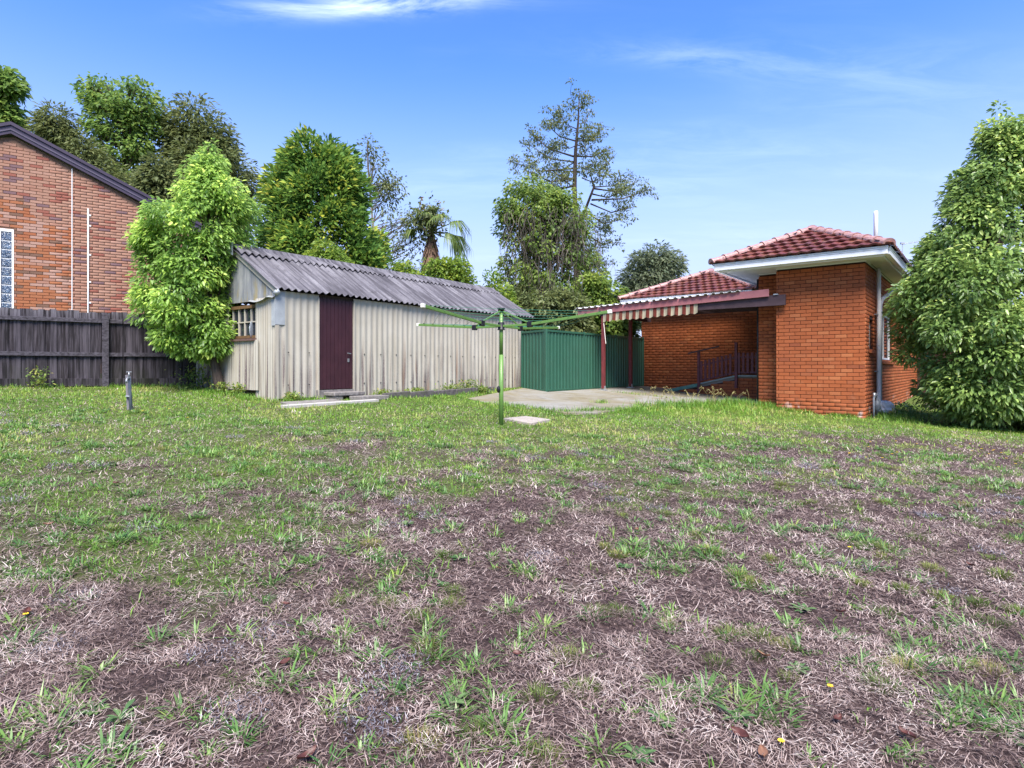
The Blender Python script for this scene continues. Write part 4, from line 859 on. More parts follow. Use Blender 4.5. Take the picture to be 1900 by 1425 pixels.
# roof sheets
slope = (SW*(SWD/2+0.12)+UP*(SRZ-SEZ)).normalized(); slopeb = (-SW*(SWD/2+0.12)+UP*(SRZ-SEZ)).normalized()
nrm1 = SD.cross(slope); nrm1 = nrm1 if nrm1.z > 0 else -nrm1; nrm2 = SD.cross(slopeb); nrm2 = nrm2 if nrm2.z > 0 else -nrm2
rx0, rx1, nsh = -0.10, 8.12, 8; rw_ = 1.022
for i in range(nsh):
    a0 = rx0+i*(rx1-rx0)/nsh; lift = 0.012*(i % 2)+0.004*i % 0.01
    corr(S(a0, -0.12, SEZ+0.03)+nrm1*lift, SD, slope, nrm1, (rx1-rx0)/nsh+0.04*(i < nsh-1), random.uniform(-0.02, 0.02), sl_-0.04, 0.146, 0.024, 'lichen_ribshade_roof', 'roof_sheet', shed, 10, 0.008, a0)
    corr(S(a0, SWD+0.12, SEZ+0.03)+nrm2*lift, SD, slopeb, nrm2, (rx1-rx0)/nsh+0.04*(i < nsh-1), 0, sl_-0.04, 0.146, 0.024, 'lichen_ribshade_roof', 'roof_sheet', shed, 10, 0.008, a0)
for i in range(5):
    a = rx0+i*(rx1-rx0)/5; b = a+(rx1-rx0)/5+0.03*(i < 4); m = MB(); vs = []
    st = int((b-a)/0.146*8)
    prof = [(-0.34, -0.19), (-0.30, -0.150), (-0.10, -0.015), (-0.05, 0.045), (0, 0.065), (0.05, 0.045), (0.10, -0.015), (0.30, -0.150), (0.34, -0.19)]
    for q_ in range(st+1):
        s_ = a+(b-a)*q_/st; wv = 0.026*math.cos(2*math.pi*s_/0.146)
        for (w_, z_) in prof:
            f_ = min(1, max(0, (abs(w_)-0.10)/0.12)); vs.append(S(s_, SWD/2+w_, SRZ+0.03+z_+wv*f_+0.034*f_+0.008*(i % 2)))
    k_ = len(prof)
    m.add(vs, [(r_*k_+j, r_*k_+j+1, (r_+1)*k_+j+1, (r_+1)*k_+j) for r_ in range(st) for j in range(k_-1)]).build('ridge_cap', 'lichen_ribshade_roof', shed, True)
MB().obox(S(rx0-0.02, SWD/2, SRZ-0.03), SD*0.012, SW*0.10, UP*0.125).build('ridge_end', 'pale_flashing', shed)

# path in front of the shed, steps, kerb
def so(s_, off): v = S(s_, -off); return (v.x, v.y)
tag(slab([so(-0.42, 0.74), so(-0.42, 0.86), so(1.62, 0.86), so(1.62, 0.74)], 'path_edging', 'white_concrete', None, 0.045, 0.1), 'narrow pale concrete edging strip along the path before the shed door', 'edging')
tag(slab([so(-0.15, 0.30), so(-0.20, 0.66), so(0.95, 0.66), so(0.95, 0.30)], 'paving_slab', 'old_step', None, 0.035, 0.08), 'dark weathered concrete slab on the ground before the shed corner', 'slab')
stp = thing('door_step', 'upper concrete doorstep slab under the maroon shed door', 'step', S(1.32, -0.2, 0.72), 'doorsteps of the shed')
MB().obox(S(1.32, -0.20, 0.83), SD*0.37, SW*0.17, UP*0.035).build('tread', 'old_step', stp, bevel=0.012)
for dx in (-0.25, 0.25): MB().obox(S(1.32+dx, -0.2, 0.745), SD*0.09, SW*0.15, UP*0.05).build('support', 'rock', stp)
st_ = MB().obox(S(1.62, -0.58, 0.745), SD*0.36, SW*0.17, UP*0.045); tag(st_.build('door_step', 'old_step', None, bevel=0.012), 'lower concrete doorstep slab nearest the lawn before the shed door', 'step', 'doorsteps of the shed')
kb = thing('garden_kerb', 'low dark concrete kerb holding the weedy bed along the shed wall', 'kerb', S(1.9, -0.57, 0.75))
for i in range(5):
    a, b = 1.98+i*0.72, 1.98+(i+1)*0.72-0.012; ca = S((a+b)/2, -0.57)
    MB().obox(ca+UP*(gz(ca.x, ca.y)+0.04), SD*((b-a)/2)+UP*0.012, SW*0.045, UP*0.085).build('kerb_stone', 'grey_kerb', kb, bevel=0.012)

# ------------------------------------------------------------------ paling fence
pf = thing('paling_fence', 'weathered grey lapped timber paling fence along the left boundary', 'fence', FO+UP*0.95)
tF = -6.5; idx = 0
def ftop(t): return 2.43+0.0*t
def fgz(t):
    P = FO+FD*t; return gz(P.x, P.y)
while tF < 1.72:
    wd = random.uniform(0.092, 0.108); lay = idx % 2
    gap = 0.014 if abs(tF+0.14) < 0.05 else 0.0
    P = FO+FD*(tF+wd/2)-FN*(0.012+0.013*(1-lay)); zt = ftop(tF)+random.uniform(-0.03, 0.02); zb = fgz(tF)+0.10
    tilt = FD*random.uniform(-0.006, 0.006)
    MB().obox(P+UP*(zt+zb)/2, FD*wd/2, FN*0.0065, UP*(zt-zb)/2+tilt).build('paling', 'weathered_timber', pf)
    tF += wd*0.86+gap; idx += 1
for (za, hh) in ((2.25, 0.075), (1.60, 0.075)):
    for (a, b) in ((-6.5, -2.72), (-2.70, 0.28), (0.30, 1.74)):
        sag = random.uniform(-0.01, 0.01)
        MB().hexa([FO+FD*a+FN*0.0+UP*(za-hh/2), FO+FD*b+FN*0.0+UP*(za-hh/2+sag), FO+FD*b+FN*0.04+UP*(za-hh/2+sag), FO+FD*a+FN*0.04+UP*(za-hh/2), FO+FD*a+UP*(za+hh/2), FO+FD*b+UP*(za+hh/2+sag), FO+FD*b+FN*0.04+UP*(za+hh/2+sag), FO+FD*a+FN*0.04+UP*(za+hh/2)]).build('rail', 'grey_rail', pf, bevel=0.004)
for t_ in (-5.6, -2.8, 0.0):
    P = FO+FD*t_; MB().obox(P+FN*0.075+UP*1.62, FD*0.055, FN*0.033, UP*0.76).build('post', 'grey_rail', pf, bevel=0.008)
for (a, b) in ((-6.5, -2.2), (-2.18, 0.9), (0.92, 1.74)):
    za, zb = fgz(a), fgz(b); MB().hexa([FO+FD*a+UP*(za+.02), FO+FD*b+UP*(zb+.02), FO+FD*b+FN*0.022+UP*(zb+.02), FO+FD*a+FN*0.022+UP*(za+.02), FO+FD*a+UP*(za+.17), FO+FD*b+UP*(zb+.17), FO+FD*b+FN*0.022+UP*(zb+.17), FO+FD*a+FN*0.022+UP*(za+.17)]).build('plinth', 'weathered_timber', pf, bevel=0.004)

# ------------------------------------------------------------------ neighbour's house
nh = thing('gabled_house', "neighbour's gabled house of mottled pink brick with dark plum barge", 'house', NH(0, 0, 1.0))
NPK = 6.60; NPT = 0.1; NSL = 0.46; NT0, NT1 = -4.2, 4.2
def ntop(t): return NPK-abs(t-NPT)*NSL
nn = -NB; XB = NT1                                   # local x runs from NT1 towards NT0 along (n.y,-n.x)
xdn = Vector((nn.y, -nn.x, 0)); sign = 1 if xdn.dot(ND) > 0 else -1
nstart = NH(NT0 if sign > 0 else NT1, 0)
def t2x(t): return (t-NT0) if sign > 0 else (NT1-t)
def x2t(x): return (x+NT0) if sign > 0 else (NT1-x)
WX = sorted((t2x(-0.115), t2x(0.145))); nholes = [(WX[0], WX[1], 2.30, 4.47)]
core = MB(); t_grid = [NT0, -0.115, NPT, 0.145, NT1]
def prism(a, b, z0, z1a, z1b):
    core.hexa([NH(a, 0.012, z0), NH(b, 0.012, z0), NH(b, 0.12, z0), NH(a, 0.12, z0), NH(a, 0.012, z1a), NH(b, 0.012, z1b), NH(b, 0.12, z1b), NH(a, 0.12, z1a)])
prism(NT0, -0.115, 0.8, ntop(NT0), ntop(-0.115)); prism(0.145, NT1, 0.8, ntop(0.145), ntop(NT1)); prism(-0.115, 0.145, 4.47, ntop(-0.115), ntop(0.145)-0.0)
nwall = core.build('wall', 'tan_mortar', nh)
MXB, _ = brick_mesh('brick', 'mixed_brick', Hh=0.059, ch=0.003); MXM = MXB.mesh('brick', 'mixed_brick')
its = wall_bricks(None, None, NT1-NT0, 0.9, 6.7, nholes, lambda x: ntop(x2t(x))-0.02, NBL, NBH)
vis = [b for b in its if b[2] > 2.30 and -0.3 < x2t((b[0]+b[1])/2) < 3.3]
vis.sort(key=lambda b: x2t((b[0]+b[1])/2)); ind = vis[:300]; ids = set(ind); others = [b for b in its if b not in ids]
# the control joint
JT = 1.20
place_bricks(ind, nstart, nn, MXM, nwall); join_bricks([(others, nstart, nn)], 'brickwork', 'mixed_brick', nh, Hh=0.059)
MB().hexa([NH(JT, -0.013, 0.9), NH(JT+0.016, -0.013, 0.9), NH(JT+0.016, 0.0, 0.9), NH(JT, 0.0, 0.9), NH(JT, -0.013, ntop(JT)-.03), NH(JT+.016, -0.013, ntop(JT)-.03), NH(JT+.016, 0, ntop(JT)-.03), NH(JT, 0, ntop(JT)-.03)]).build('control_joint', 'pvc_white', nh)
cd = MB(); CT = 1.52; cd.tube([NH(CT, -0.025, 0.9), NH(CT, -0.025, 5.15)], 0.017, 8); cd.build('conduit', 'pvc_white', nh, True)
for z in (2.9, 3.4, 4.05, 4.75, 5.0): MB().obox(NH(CT+0.035, -0.012, z), ND*0.022, NB*0.010, UP*0.018).build('conduit_clip', 'pvc_white', nh)
# glass block window
gw = MB()
for (a, b, c_, e) in ((-0.115, -0.078, 2.3, 4.47), (0.108, 0.145, 2.3, 4.47), (-0.078, 0.108, 4.41, 4.47)): gw.obox(NH((a+b)/2, 0.03, (c_+e)/2), ND*(b-a)/2, NB*0.045, UP*(e-c_)/2)
gwin = gw.build('window', 'white_paint', nh, bevel=0.004)
for i in range(10):
    z = 4.405-0.2*(i+1); MB().obox(NH(0.015, 0.03, z+0.1), ND*0.090, NB*0.035, UP*0.094).build('glass_block', 'glass_block', gwin, bevel=0.02)
for i in range(11): MB().obox(NH(0.015, 0.03, 4.405-0.2*i), ND*0.093, NB*0.025, UP*0.006).build('mortar_joint', 'white_paint', gwin)
# roof and barge
def nroof(t, z): return NH(t, -0.06, z)
for sgn in (-1, 1):
    te = NT1+0.45 if sgn > 0 else NT0-0.45
    def q(t, dz, d): return NH(t, d, ntop(t)+dz)
    MB().hexa([q(NPT, 0.02, -0.10), q(te, 0.02, -0.10), q(te, 0.02, 0.0), q(NPT, 0.02, 0.0), q(NPT, 0.20, -0.10), q(te, 0.20, -0.10), q(te, 0.20, 0.0), q(NPT, 0.20, 0.0)]).build('barge', 'plum_barge', nh)
    MB().hexa([q(NPT, 0.095, -0.116), q(te, 0.095, -0.116), q(te, 0.095, -0.101), q(NPT, 0.095, -0.101), q(NPT, 0.125, -0.116), q(te, 0.125, -0.116), q(te, 0.125, -0.101), q(NPT, 0.125, -0.101)]).build('barge_trim', 'plum_trim', nh)
    MB().hexa([q(NPT, 0.205, -0.13), q(te, 0.205, -0.13), q(te, 0.205, 10), q(NPT, 0.205, 10), q(NPT, 0.28, -0.13), q(te, 0.28, -0.13), q(te, 0.28, 10), q(NPT, 0.28, 10)]).build('roof', 'plum_barge', nh)
body = MB(); body.hexa([NH(NT0+.1, 0.2, 0.8), NH(NT1-.1, 0.2, 0.8), NH(NT1-.1, 9.8, 0.8), NH(NT0+.1, 9.8, 0.8), NH(NT0+.1, 0.2, ntop(NT0)), NH(NT1-.1, 0.2, ntop(NT1)), NH(NT1-.1, 9.8, ntop(NT1)), NH(NT0+.1, 9.8, ntop(NT0))]); body.build('side_wall', 'tan_mortar', nh)
bar_ = thing('drying_bar', "thin grey metal bar above the fence before the neighbour's wall", 'rail', NH(2.0, -1.0, 1.0))
MB().tube([NH(2.02, -0.9, 2.52), NH(2.6, -0.9, 2.52)], 0.018, 6).build('bar', 'galvanised', bar_); MB().tube([NH(2.05, -0.9, 1.0), NH(2.05, -0.9, 2.52)], 0.018, 6).build('stand', 'galvanised', bar_)

# ------------------------------------------------------------------ rotary clothesline
CL = Vector((-0.17, 9.41, 0)); CZ = gz(CL.x, CL.y); HUBZ = 1.34+0.6525
cl = thing('rotary_clothesline', 'green rotary clothesline with four raised arms on a single pole', 'clothesline', (CL.x, CL.y, CZ))
MB().tube([CL+UP*(CZ-0.1), CL+UP*(HUBZ-0.45)], 0.036, 14).build('pole', 'hoist_green', cl, True)
MB().tube([CL+UP*(HUBZ-0.45), CL+UP*(HUBZ+0.25)], 0.030, 14).build('inner_pole', 'hoist_green', cl, True)
MB().tube([CL+UP*(HUBZ-0.06), CL+UP*(HUBZ-0.05), CL+UP*(HUBZ+0.05), CL+UP*(HUBZ+0.06)], [0.065, 0.055, 0.052, 0.048], 12).build('hub', 'black_plastic', cl, True)
MB().tube([CL+UP*(HUBZ+0.23), CL+UP*(HUBZ+0.265), CL+UP*(HUBZ+0.27), CL+UP*(HUBZ+0.285)], [0.05, 0.05, 0.062, 0.062], 12).build('head_cap', 'black_plastic', cl, True)
crumple('clamp', (CL.x-0.04, CL.y-0.03, CZ+0.56), 0.03, 0.035, 0.055, 'black_plastic', cl, 2, 0.1, 8)
arms = {'A': (-0.92, -2.02), 'B': (-1.49, 1.24), 'C': (1.49, -1.24), 'D': (1.05, 2.0)}
def armpt(kx, f):
    e = arms[kx]; h = 0.0 if f < 0.3 else (f-0.3)/0.7*0.110
    return CL+Vector((e[0]*f, e[1]*f, HUBZ+h))
for kx in arms:
    am = MB().bar(armpt(kx, 0.02), armpt(kx, 0.30), 0.030, 0.034); am.bar(armpt(kx, 0.28)+UP*0.002, armpt(kx, 1.0), 0.032, 0.040)
    ao = am.build('arm', 'hoist_green', cl, bevel=0.004)
    d = (armpt(kx, 1.0)-armpt(kx, 0.3)).normalized()
    MB().bar(armpt(kx, 1.0)-d*0.01, armpt(kx, 1.0)+d*0.045, 0.042, 0.052).build('end_cap', 'cap_white', ao, bevel=0.006)
    MB().bar(armpt(kx, 0.272), armpt(kx, 0.318), 0.052, 0.085).build('bracket', 'black_plastic', ao, bevel=0.008)
    MB().bar(CL+UP*(HUBZ+0.245), armpt(kx, 0.285)+UP*0.03, 0.018, 0.018).build('strut', 'hoist_green', cl)
    for f in (0.42, 0.55, 0.68, 0.81, 0.93):
        MB().obox(armpt(kx, f)+UP*0.024, (0.012, 0, 0), (0, 0.012, 0), (0, 0, 0.008)).build('line_clip', 'black_plastic', ao)
for (a, b) in (('A', 'C'), ('C', 'D'), ('D', 'B'), ('B', 'A')):
    for f in (0.42, 0.55, 0.68, 0.81, 0.93):
        pa, pb = armpt(a, f)+UP*0.03, armpt(b, f)+UP*0.03; sag = 0.015 if (a, b) != ('C', 'D') else 0.05*f
        pts = [pa.lerp(pb, t)-UP*(sag*4*t*(1-t)) for t in np.linspace(0, 1, 9)]
        MB().tube(pts, 0.0026, 5, False).build('line', 'line_green', cl)

# ------------------------------------------------------------------ garden tap
TP = Vector((-5.66, 8.85, 0)); TZ = gz(TP.x, TP.y)
tp = thing('garden_tap', 'metal garden tap on a pipe strapped to a short grey timber stake in the lawn', 'tap', (TP.x, TP.y, TZ))
MB().hexa([TP+Vector((-0.045, 0.015, TZ-0.1)), TP+Vector((0.015, 0.015, TZ-0.1)), TP+Vector((0.015, 0.05, TZ-0.1)), TP+Vector((-0.045, 0.05, TZ-0.1)), TP+Vector((-0.075, 0.015, TZ+0.52)), TP+Vector((-0.015, 0.015, TZ+0.52)), TP+Vector((-0.015, 0.05, TZ+0.52)), TP+Vector((-0.075, 0.05, TZ+0.52))]).build('stake', 'timber_stake', tp, bevel=0.004)
MB().tube([TP+Vector((0.03, 0, TZ-0.1)), TP+Vector((0.0, 0, TZ+0.44)), TP+Vector((-0.005, 0, TZ+0.50))], [0.024, 0.022, 0.018], 10).build('pipe', 'meter_grey', tp, True)
MB().tube([TP+Vector((0, -0.01, TZ+0.47)), TP+Vector((0.01, -0.07, TZ+0.47)), TP+Vector((0.012, -0.09, TZ+0.44)), TP+Vector((0.012, -0.09, TZ+0.40))], [0.018, 0.016, 0.015, 0.014], 8).build('spout', 'tap_metal', tp, True)
MB().tube([TP+Vector((0, -0.01, TZ+0.48)), TP+Vector((0, -0.01, TZ+0.56))], 0.010, 8).build('spindle', 'tap_metal', tp, True)
MB().bar(TP+Vector((-0.04, -0.01, TZ+0.565)), TP+Vector((0.04, -0.01, TZ+0.565)), 0.014, 0.012).build('handle', 'tap_metal', tp, bevel=0.004)
MB().tube([TP+Vector((-0.015, 0.01, TZ+0.20)), TP+Vector((-0.014, 0.01, TZ+0.215))], 0.045, 10).build('strap', 'galvanised', tp)

# ------------------------------------------------------------------ trees
def unit(a): return a/np.maximum(np.linalg.norm(a, axis=-1, keepdims=True), 1e-9)
def leaf_arrays(P, D, U, ln, wd, fold, curl, hexa=False):
    n = len(P); W = unit(np.cross(D, U)); Nn = np.cross(W, D)
    ln = ln[:, None]; wd = wd[:, None]
    tip = P+D*ln; tip[:, 2] -= (curl*ln)[:, 0]
    if not hexa:
        mid = P+D*ln*0.45; V = np.stack([P, mid+W*wd*0.5+Nn*wd*fold, tip, mid-W*wd*0.5+Nn*wd*fold], 1).reshape(-1, 3); o = np.arange(n)[:, None]*4
        return V, np.concatenate([o+np.array([[0, 2, 1]]), o+np.array([[0, 3, 2]])], 1).reshape(-1, 3), 4
    m1 = P+D*ln*0.28; m2 = P+D*ln*0.68; m2[:, 2] -= (curl*0.35*ln)[:, 0]; w1, w2 = W*wd*0.46, W*wd*0.40; f_ = Nn*wd*fold
    V = np.stack([P, m1+w1+f_, m2+w2+f_, tip, m2-w2+f_, m1-w1+f_], 1).reshape(-1, 3); o = np.arange(n)[:, None]*6
    return V, np.concatenate([o+np.array([[0, 2, 1]]), o+np.array([[0, 3, 2]]), o+np.array([[0, 4, 3]]), o+np.array([[0, 5, 4]])], 1).reshape(-1, 3), 6
def prof_fn(rows):
    rows = sorted(rows); z = np.array([r[0] for r in rows]); l = np.array([r[1] for r in rows]); r_ = np.array([r[2] for r in rows])
    return lambda q: (np.interp(q, z, l), np.interp(q, z, r_)), z[0], z[-1]
def survey(Y, rows):     # heights and side extents measured at distance Y
    k_ = Y/1110.0; return [(CAM_Z+(682-y)*k_, (xl-950)*k_, (xr-950)*k_) for (y, xl, xr) in rows]
def make_tree(name, label, base, rows, Y, depth, n_clump, clump_r, n_leaf, leaf, mat, bark, seed, group=None, cat='tree', trunk_r=0.1, inner=0.45, droop=0.3, flat=0.8, limbs=40, outward=0.5, trunk_top=0.75, trunk_path=None, shell=0.35, limb_r=0.018, spread_up=0.0, lobes=0.0, width=0.45, bias=None, tipbright=0.0, hexa=False):
    rg = np.random.default_rng(seed); f, z0, z1 = prof_fn(rows); root = thing(name, label, cat, base, group)
    zs = rg.uniform(z0, z1, n_clump*8); l, r_ = f(zs); wdt = (r_-l); keep = rg.random(len(zs)) < wdt/wdt.max()+0.03; zs = zs[keep][:n_clump]; l, r_ = f(zs)
    an = rg.uniform(0, 2*np.pi, len(zs)); rad = inner+(1-inner)*np.sqrt(rg.random(len(zs)))
    if lobes: rad = rad*(1-lobes*(fbm(an*1.3+seed, zs*1.1+seed, 3)))
    cx = (l+r_)/2; hx = (r_-l)/2; cr = np.minimum(clump_r*rg.uniform(0.65, 1.25, len(zs)), np.maximum(hx*0.9, clump_r*0.35))
    hx2 = np.maximum(hx-cr*0.75, 0.0)
    C = np.stack([cx+np.cos(an)*rad*hx2, Y+np.sin(an)*rad*np.maximum(hx*depth-cr*0.6, 0.03), zs], 1)
    if bias is not None: C = bias(C, rg)
    # leaves
    wts = cr**2; ci = rg.choice(len(C), n_leaf, p=wts/wts.sum()); dirs = unit(rg.normal(size=(n_leaf, 3))); rr = (shell+(1-shell)*rg.random(n_leaf)**0.6)
    off = dirs*rr[:, None]*cr[ci][:, None]; off[:, 2] *= flat; P = C[ci]+off
    axis_c = np.stack([np.interp(P[:, 2], *_axis(f, z0, z1)), np.full(n_leaf, Y), P[:, 2]], 1)
    outw = unit(P-axis_c+np.array([0, 0, 1e-3])); D = unit(dirs*0.7+outw*outward+rg.normal(size=(n_leaf, 3))*0.45+np.array([0, 0, -droop+spread_up]))
    U = unit(outw*0.5+np.array([0, 0, 0.9])+rg.normal(size=(n_leaf, 3))*0.45)
    ln = leaf*(0.5+0.85*rg.random(n_leaf)**0.8); V, T, nv = leaf_arrays(P, D, U, ln, ln*width*rg.uniform(0.75, 1.2, n_leaf), 0.12, 0.16, hexa)
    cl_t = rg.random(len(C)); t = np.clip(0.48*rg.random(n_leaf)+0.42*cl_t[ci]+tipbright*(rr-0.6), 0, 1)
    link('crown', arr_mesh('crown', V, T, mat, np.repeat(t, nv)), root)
    # trunk and limbs
    bx, by, bz = base; top = np.array([float(np.interp(z0+(z1-z0)*trunk_top, *_axis(f, z0, z1))), Y, z0+(z1-z0)*trunk_top])
    path = trunk_path or [np.array(base)-np.array([0, 0, 0.15]), np.array(base)*0.66+top*0.34+np.array([0.06, 0, 0]), np.array(base)*0.33+top*0.67-np.array([0.05, 0, 0]), top]
    path = [np.array(p, dtype=float) for p in path]; n = len(path)
    MB().tube(path, [trunk_r*(1-0.8*i/(n-1)) for i in range(n)], 9).build('trunk', bark, root, True)
    if limbs:
        m = MB(); sel = rg.permutation(len(C))[:limbs]; pz = np.array([p[2] for p in path]); pp = np.array(path)
        for i in sel:
            c = C[i]; hz = min(max(c[2]-abs(rg.normal())*0.12*(z1-z0)-0.35*np.hypot(c[0]-top[0], c[1]-top[1]), pz[0]+0.25*(pz[-1]-pz[0])), pz[-1])
            s_ = np.array([np.interp(hz, pz, pp[:, 0]), np.interp(hz, pz, pp[:, 1]), hz]); mid = (s_+c)/2+rg.normal(size=3)*0.05*np.linalg.norm(c-s_); mid[2] -= 0.04*np.linalg.norm(c-s_)
            r0 = limb_r*(0.5+0.5*np.linalg.norm(c-s_)); m.tube([s_, s_*0.4+mid*0.6+rg.normal(size=3)*0.02, mid*0.5+c*0.5, c], [r0*1.4, r0, r0*0.65, r0*0.3], 5, False)
        m.build('limbs', bark, root, True)
    return root, C, cr
def _axis(f, z0, z1):
    zz = np.linspace(z0, z1, 24); l, r_ = f(zz); return zz, (l+r_)/2

# yard trees
YL = 11.75
make_tree('laurel_tree', 'bright green laurel tree with a leaning trunk between paling fence and shed', (-5.62, YL, gz(-5.62, YL)),
          survey(YL, [(258, 388, 398), (275, 378, 408), (300, 356, 416), (335, 335, 432), (352, 325, 470), (380, 318, 488), (400, 238, 488), (430, 232, 484), (470, 244, 462), (500, 250, 442), (530, 240, 440), (560, 228, 452), (590, 232, 462), (615, 262, 458), (635, 272, 446), (650, 330, 425)]),
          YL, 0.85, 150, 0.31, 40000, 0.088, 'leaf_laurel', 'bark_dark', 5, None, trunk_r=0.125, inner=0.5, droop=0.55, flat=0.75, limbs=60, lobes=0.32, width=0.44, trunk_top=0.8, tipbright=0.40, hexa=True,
          trunk_path=[(-5.60, YL, 0.35), (-5.72, YL, 0.85), (-5.83, YL, 1.4), (-5.90, YL, 2.4), (-5.95, YL, 3.6), (-5.95, YL, 5.0)])
YR = 12.6
make_tree('magnolia_tree', 'tall dense dark green tree with foliage to the ground at the right edge', (10.25, YR, gz(10.25, YR)),
          survey(YR, [(182, 1850, 1862), (205, 1838, 1872), (240, 1822, 1900), (300, 1795, 1930), (345, 1760, 1945), (400, 1730, 1970), (450, 1706, 1985), (490, 1682, 1995), (515, 1660, 2005), (560, 1640, 2012), (600, 1636, 2015), (640, 1648, 2015), (690, 1680, 2015), (730, 1705, 2012), (770, 1735, 2005), (795, 1765, 1995)]),
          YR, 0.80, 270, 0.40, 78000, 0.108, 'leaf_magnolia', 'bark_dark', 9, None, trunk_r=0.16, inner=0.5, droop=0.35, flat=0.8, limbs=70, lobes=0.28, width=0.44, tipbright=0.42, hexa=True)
# trees beyond the shed and fences
make_tree('cypress_tree', 'broad dense dark green conifer with yellowish tips behind the shed', (-6.1, 19.5, 0.9),
          survey(19.5, [(278, 575, 640), (290, 505, 655), (310, 497, 672), (340, 486, 690), (380, 478, 700), (420, 474, 712), (450, 472, 724), (490, 472, 728), (540, 476, 724), (600, 485, 715)]),
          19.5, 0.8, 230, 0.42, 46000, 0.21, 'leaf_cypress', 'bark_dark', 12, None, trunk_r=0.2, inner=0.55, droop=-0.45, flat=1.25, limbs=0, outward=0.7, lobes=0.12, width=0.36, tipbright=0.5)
GB = "tall trees behind the neighbour's house"
YB = 29
make_tree('leafy_tree', "tall open crowned light green tree showing branches behind the neighbour's roof", (-19.0, YB, 0.9),
          survey(YB, [(150, 150, 195), (160, 143, 300), (190, 142, 312), (230, 150, 312), (270, 155, 308), (310, 175, 300), (345, 190, 290), (380, 200, 280)]), YB, 0.6, 130, 0.55, 9500, 0.21, 'leaf_fresh', 'bark_dark', 21, GB, trunk_r=0.3, inner=0.4, limbs=110, limb_r=0.035, flat=0.7, lobes=0.1, width=0.6, trunk_top=0.6)
make_tree('olive_tree', "dark olive brown rounded dense tree right of the light green tree behind the neighbour", (-15.1, 30, 0.9),
          survey(30, [(192, 325, 380), (205, 312, 405), (230, 306, 425), (265, 300, 440), (290, 300, 470), (310, 305, 488), (350, 300, 488), (390, 300, 485), (440, 320, 480)]), 30, 0.7, 120, 0.95, 26000, 0.27, 'leaf_olive', 'bark_dark', 22, GB, trunk_r=0.3, inner=0.5, limbs=20, lobes=0.25, width=0.35, limb_r=0.03)
make_tree('wispy_tree', "thin grey green wispy tree rising just above the plum roof edge", (-22.0, 27, 0.9),
          survey(27, [(195, 78, 102), (215, 70, 135), (245, 60, 160), (280, 90, 190), (310, 130, 220), (340, 160, 262), (370, 200, 300)]), 27, 0.5, 70, 0.7, 9000, 0.24, 'leaf_olive', 'bark_grey', 23, GB, trunk_r=0.18, inner=0.3, limbs=40, limb_r=0.02, width=0.28)
make_tree('leafy_tree', "light green leafy tree cut off by the left edge above the neighbour's ridge", (-24.5, 28, 0.9),
          survey(28, [(128, -40, 20), (145, -60, 38), (165, -70, 48), (185, -70, 47), (205, -70, 30), (225, -65, 40), (260, -60, 50)]), 28, 0.6, 60, 0.7, 9000, 0.30, 'leaf_fresh', 'bark_dark', 24, GB, trunk_r=0.25, inner=0.4, limbs=30, limb_r=0.03, flat=0.7, width=0.55)
make_tree('dark_bush', "low dark green bushy tree between plum roof edge and laurel tree", (-15.2, 25, 0.9),
          survey(25, [(300, 268, 300), (320, 255, 330), (350, 250, 345), (390, 260, 345), (430, 270, 340)]), 25, 0.7, 40, 0.6, 6500, 0.24, 'leaf_olive', 'bark_dark', 25, GB, limbs=0, trunk_r=0.15)
# sparse tree with upright bare branches
YS = 26
make_tree('sparse_tree', 'thin sparse tree with bare upright branches between conifer and palm', (-5.6, YS, 0.9),
          survey(YS, [(252, 668, 690), (275, 662, 705), (310, 668, 735), (345, 675, 765), (385, 685, 775), (420, 700, 800), (455, 715, 800), (490, 725, 790), (520, 735, 770)]), YS, 0.6, 95, 0.40, 2200, 0.15, 'leaf_grevillea', 'bark_grey', 31, None, trunk_r=0.14, inner=0.1, limbs=95, limb_r=0.015, flat=0.8, width=0.5, trunk_top=0.6, outward=0.2,
          trunk_path=[(-5.1, YS, 0.8), (-5.5, YS, 3.8), (-5.9, YS, 6.0), (-6.2, YS, 9.2)])
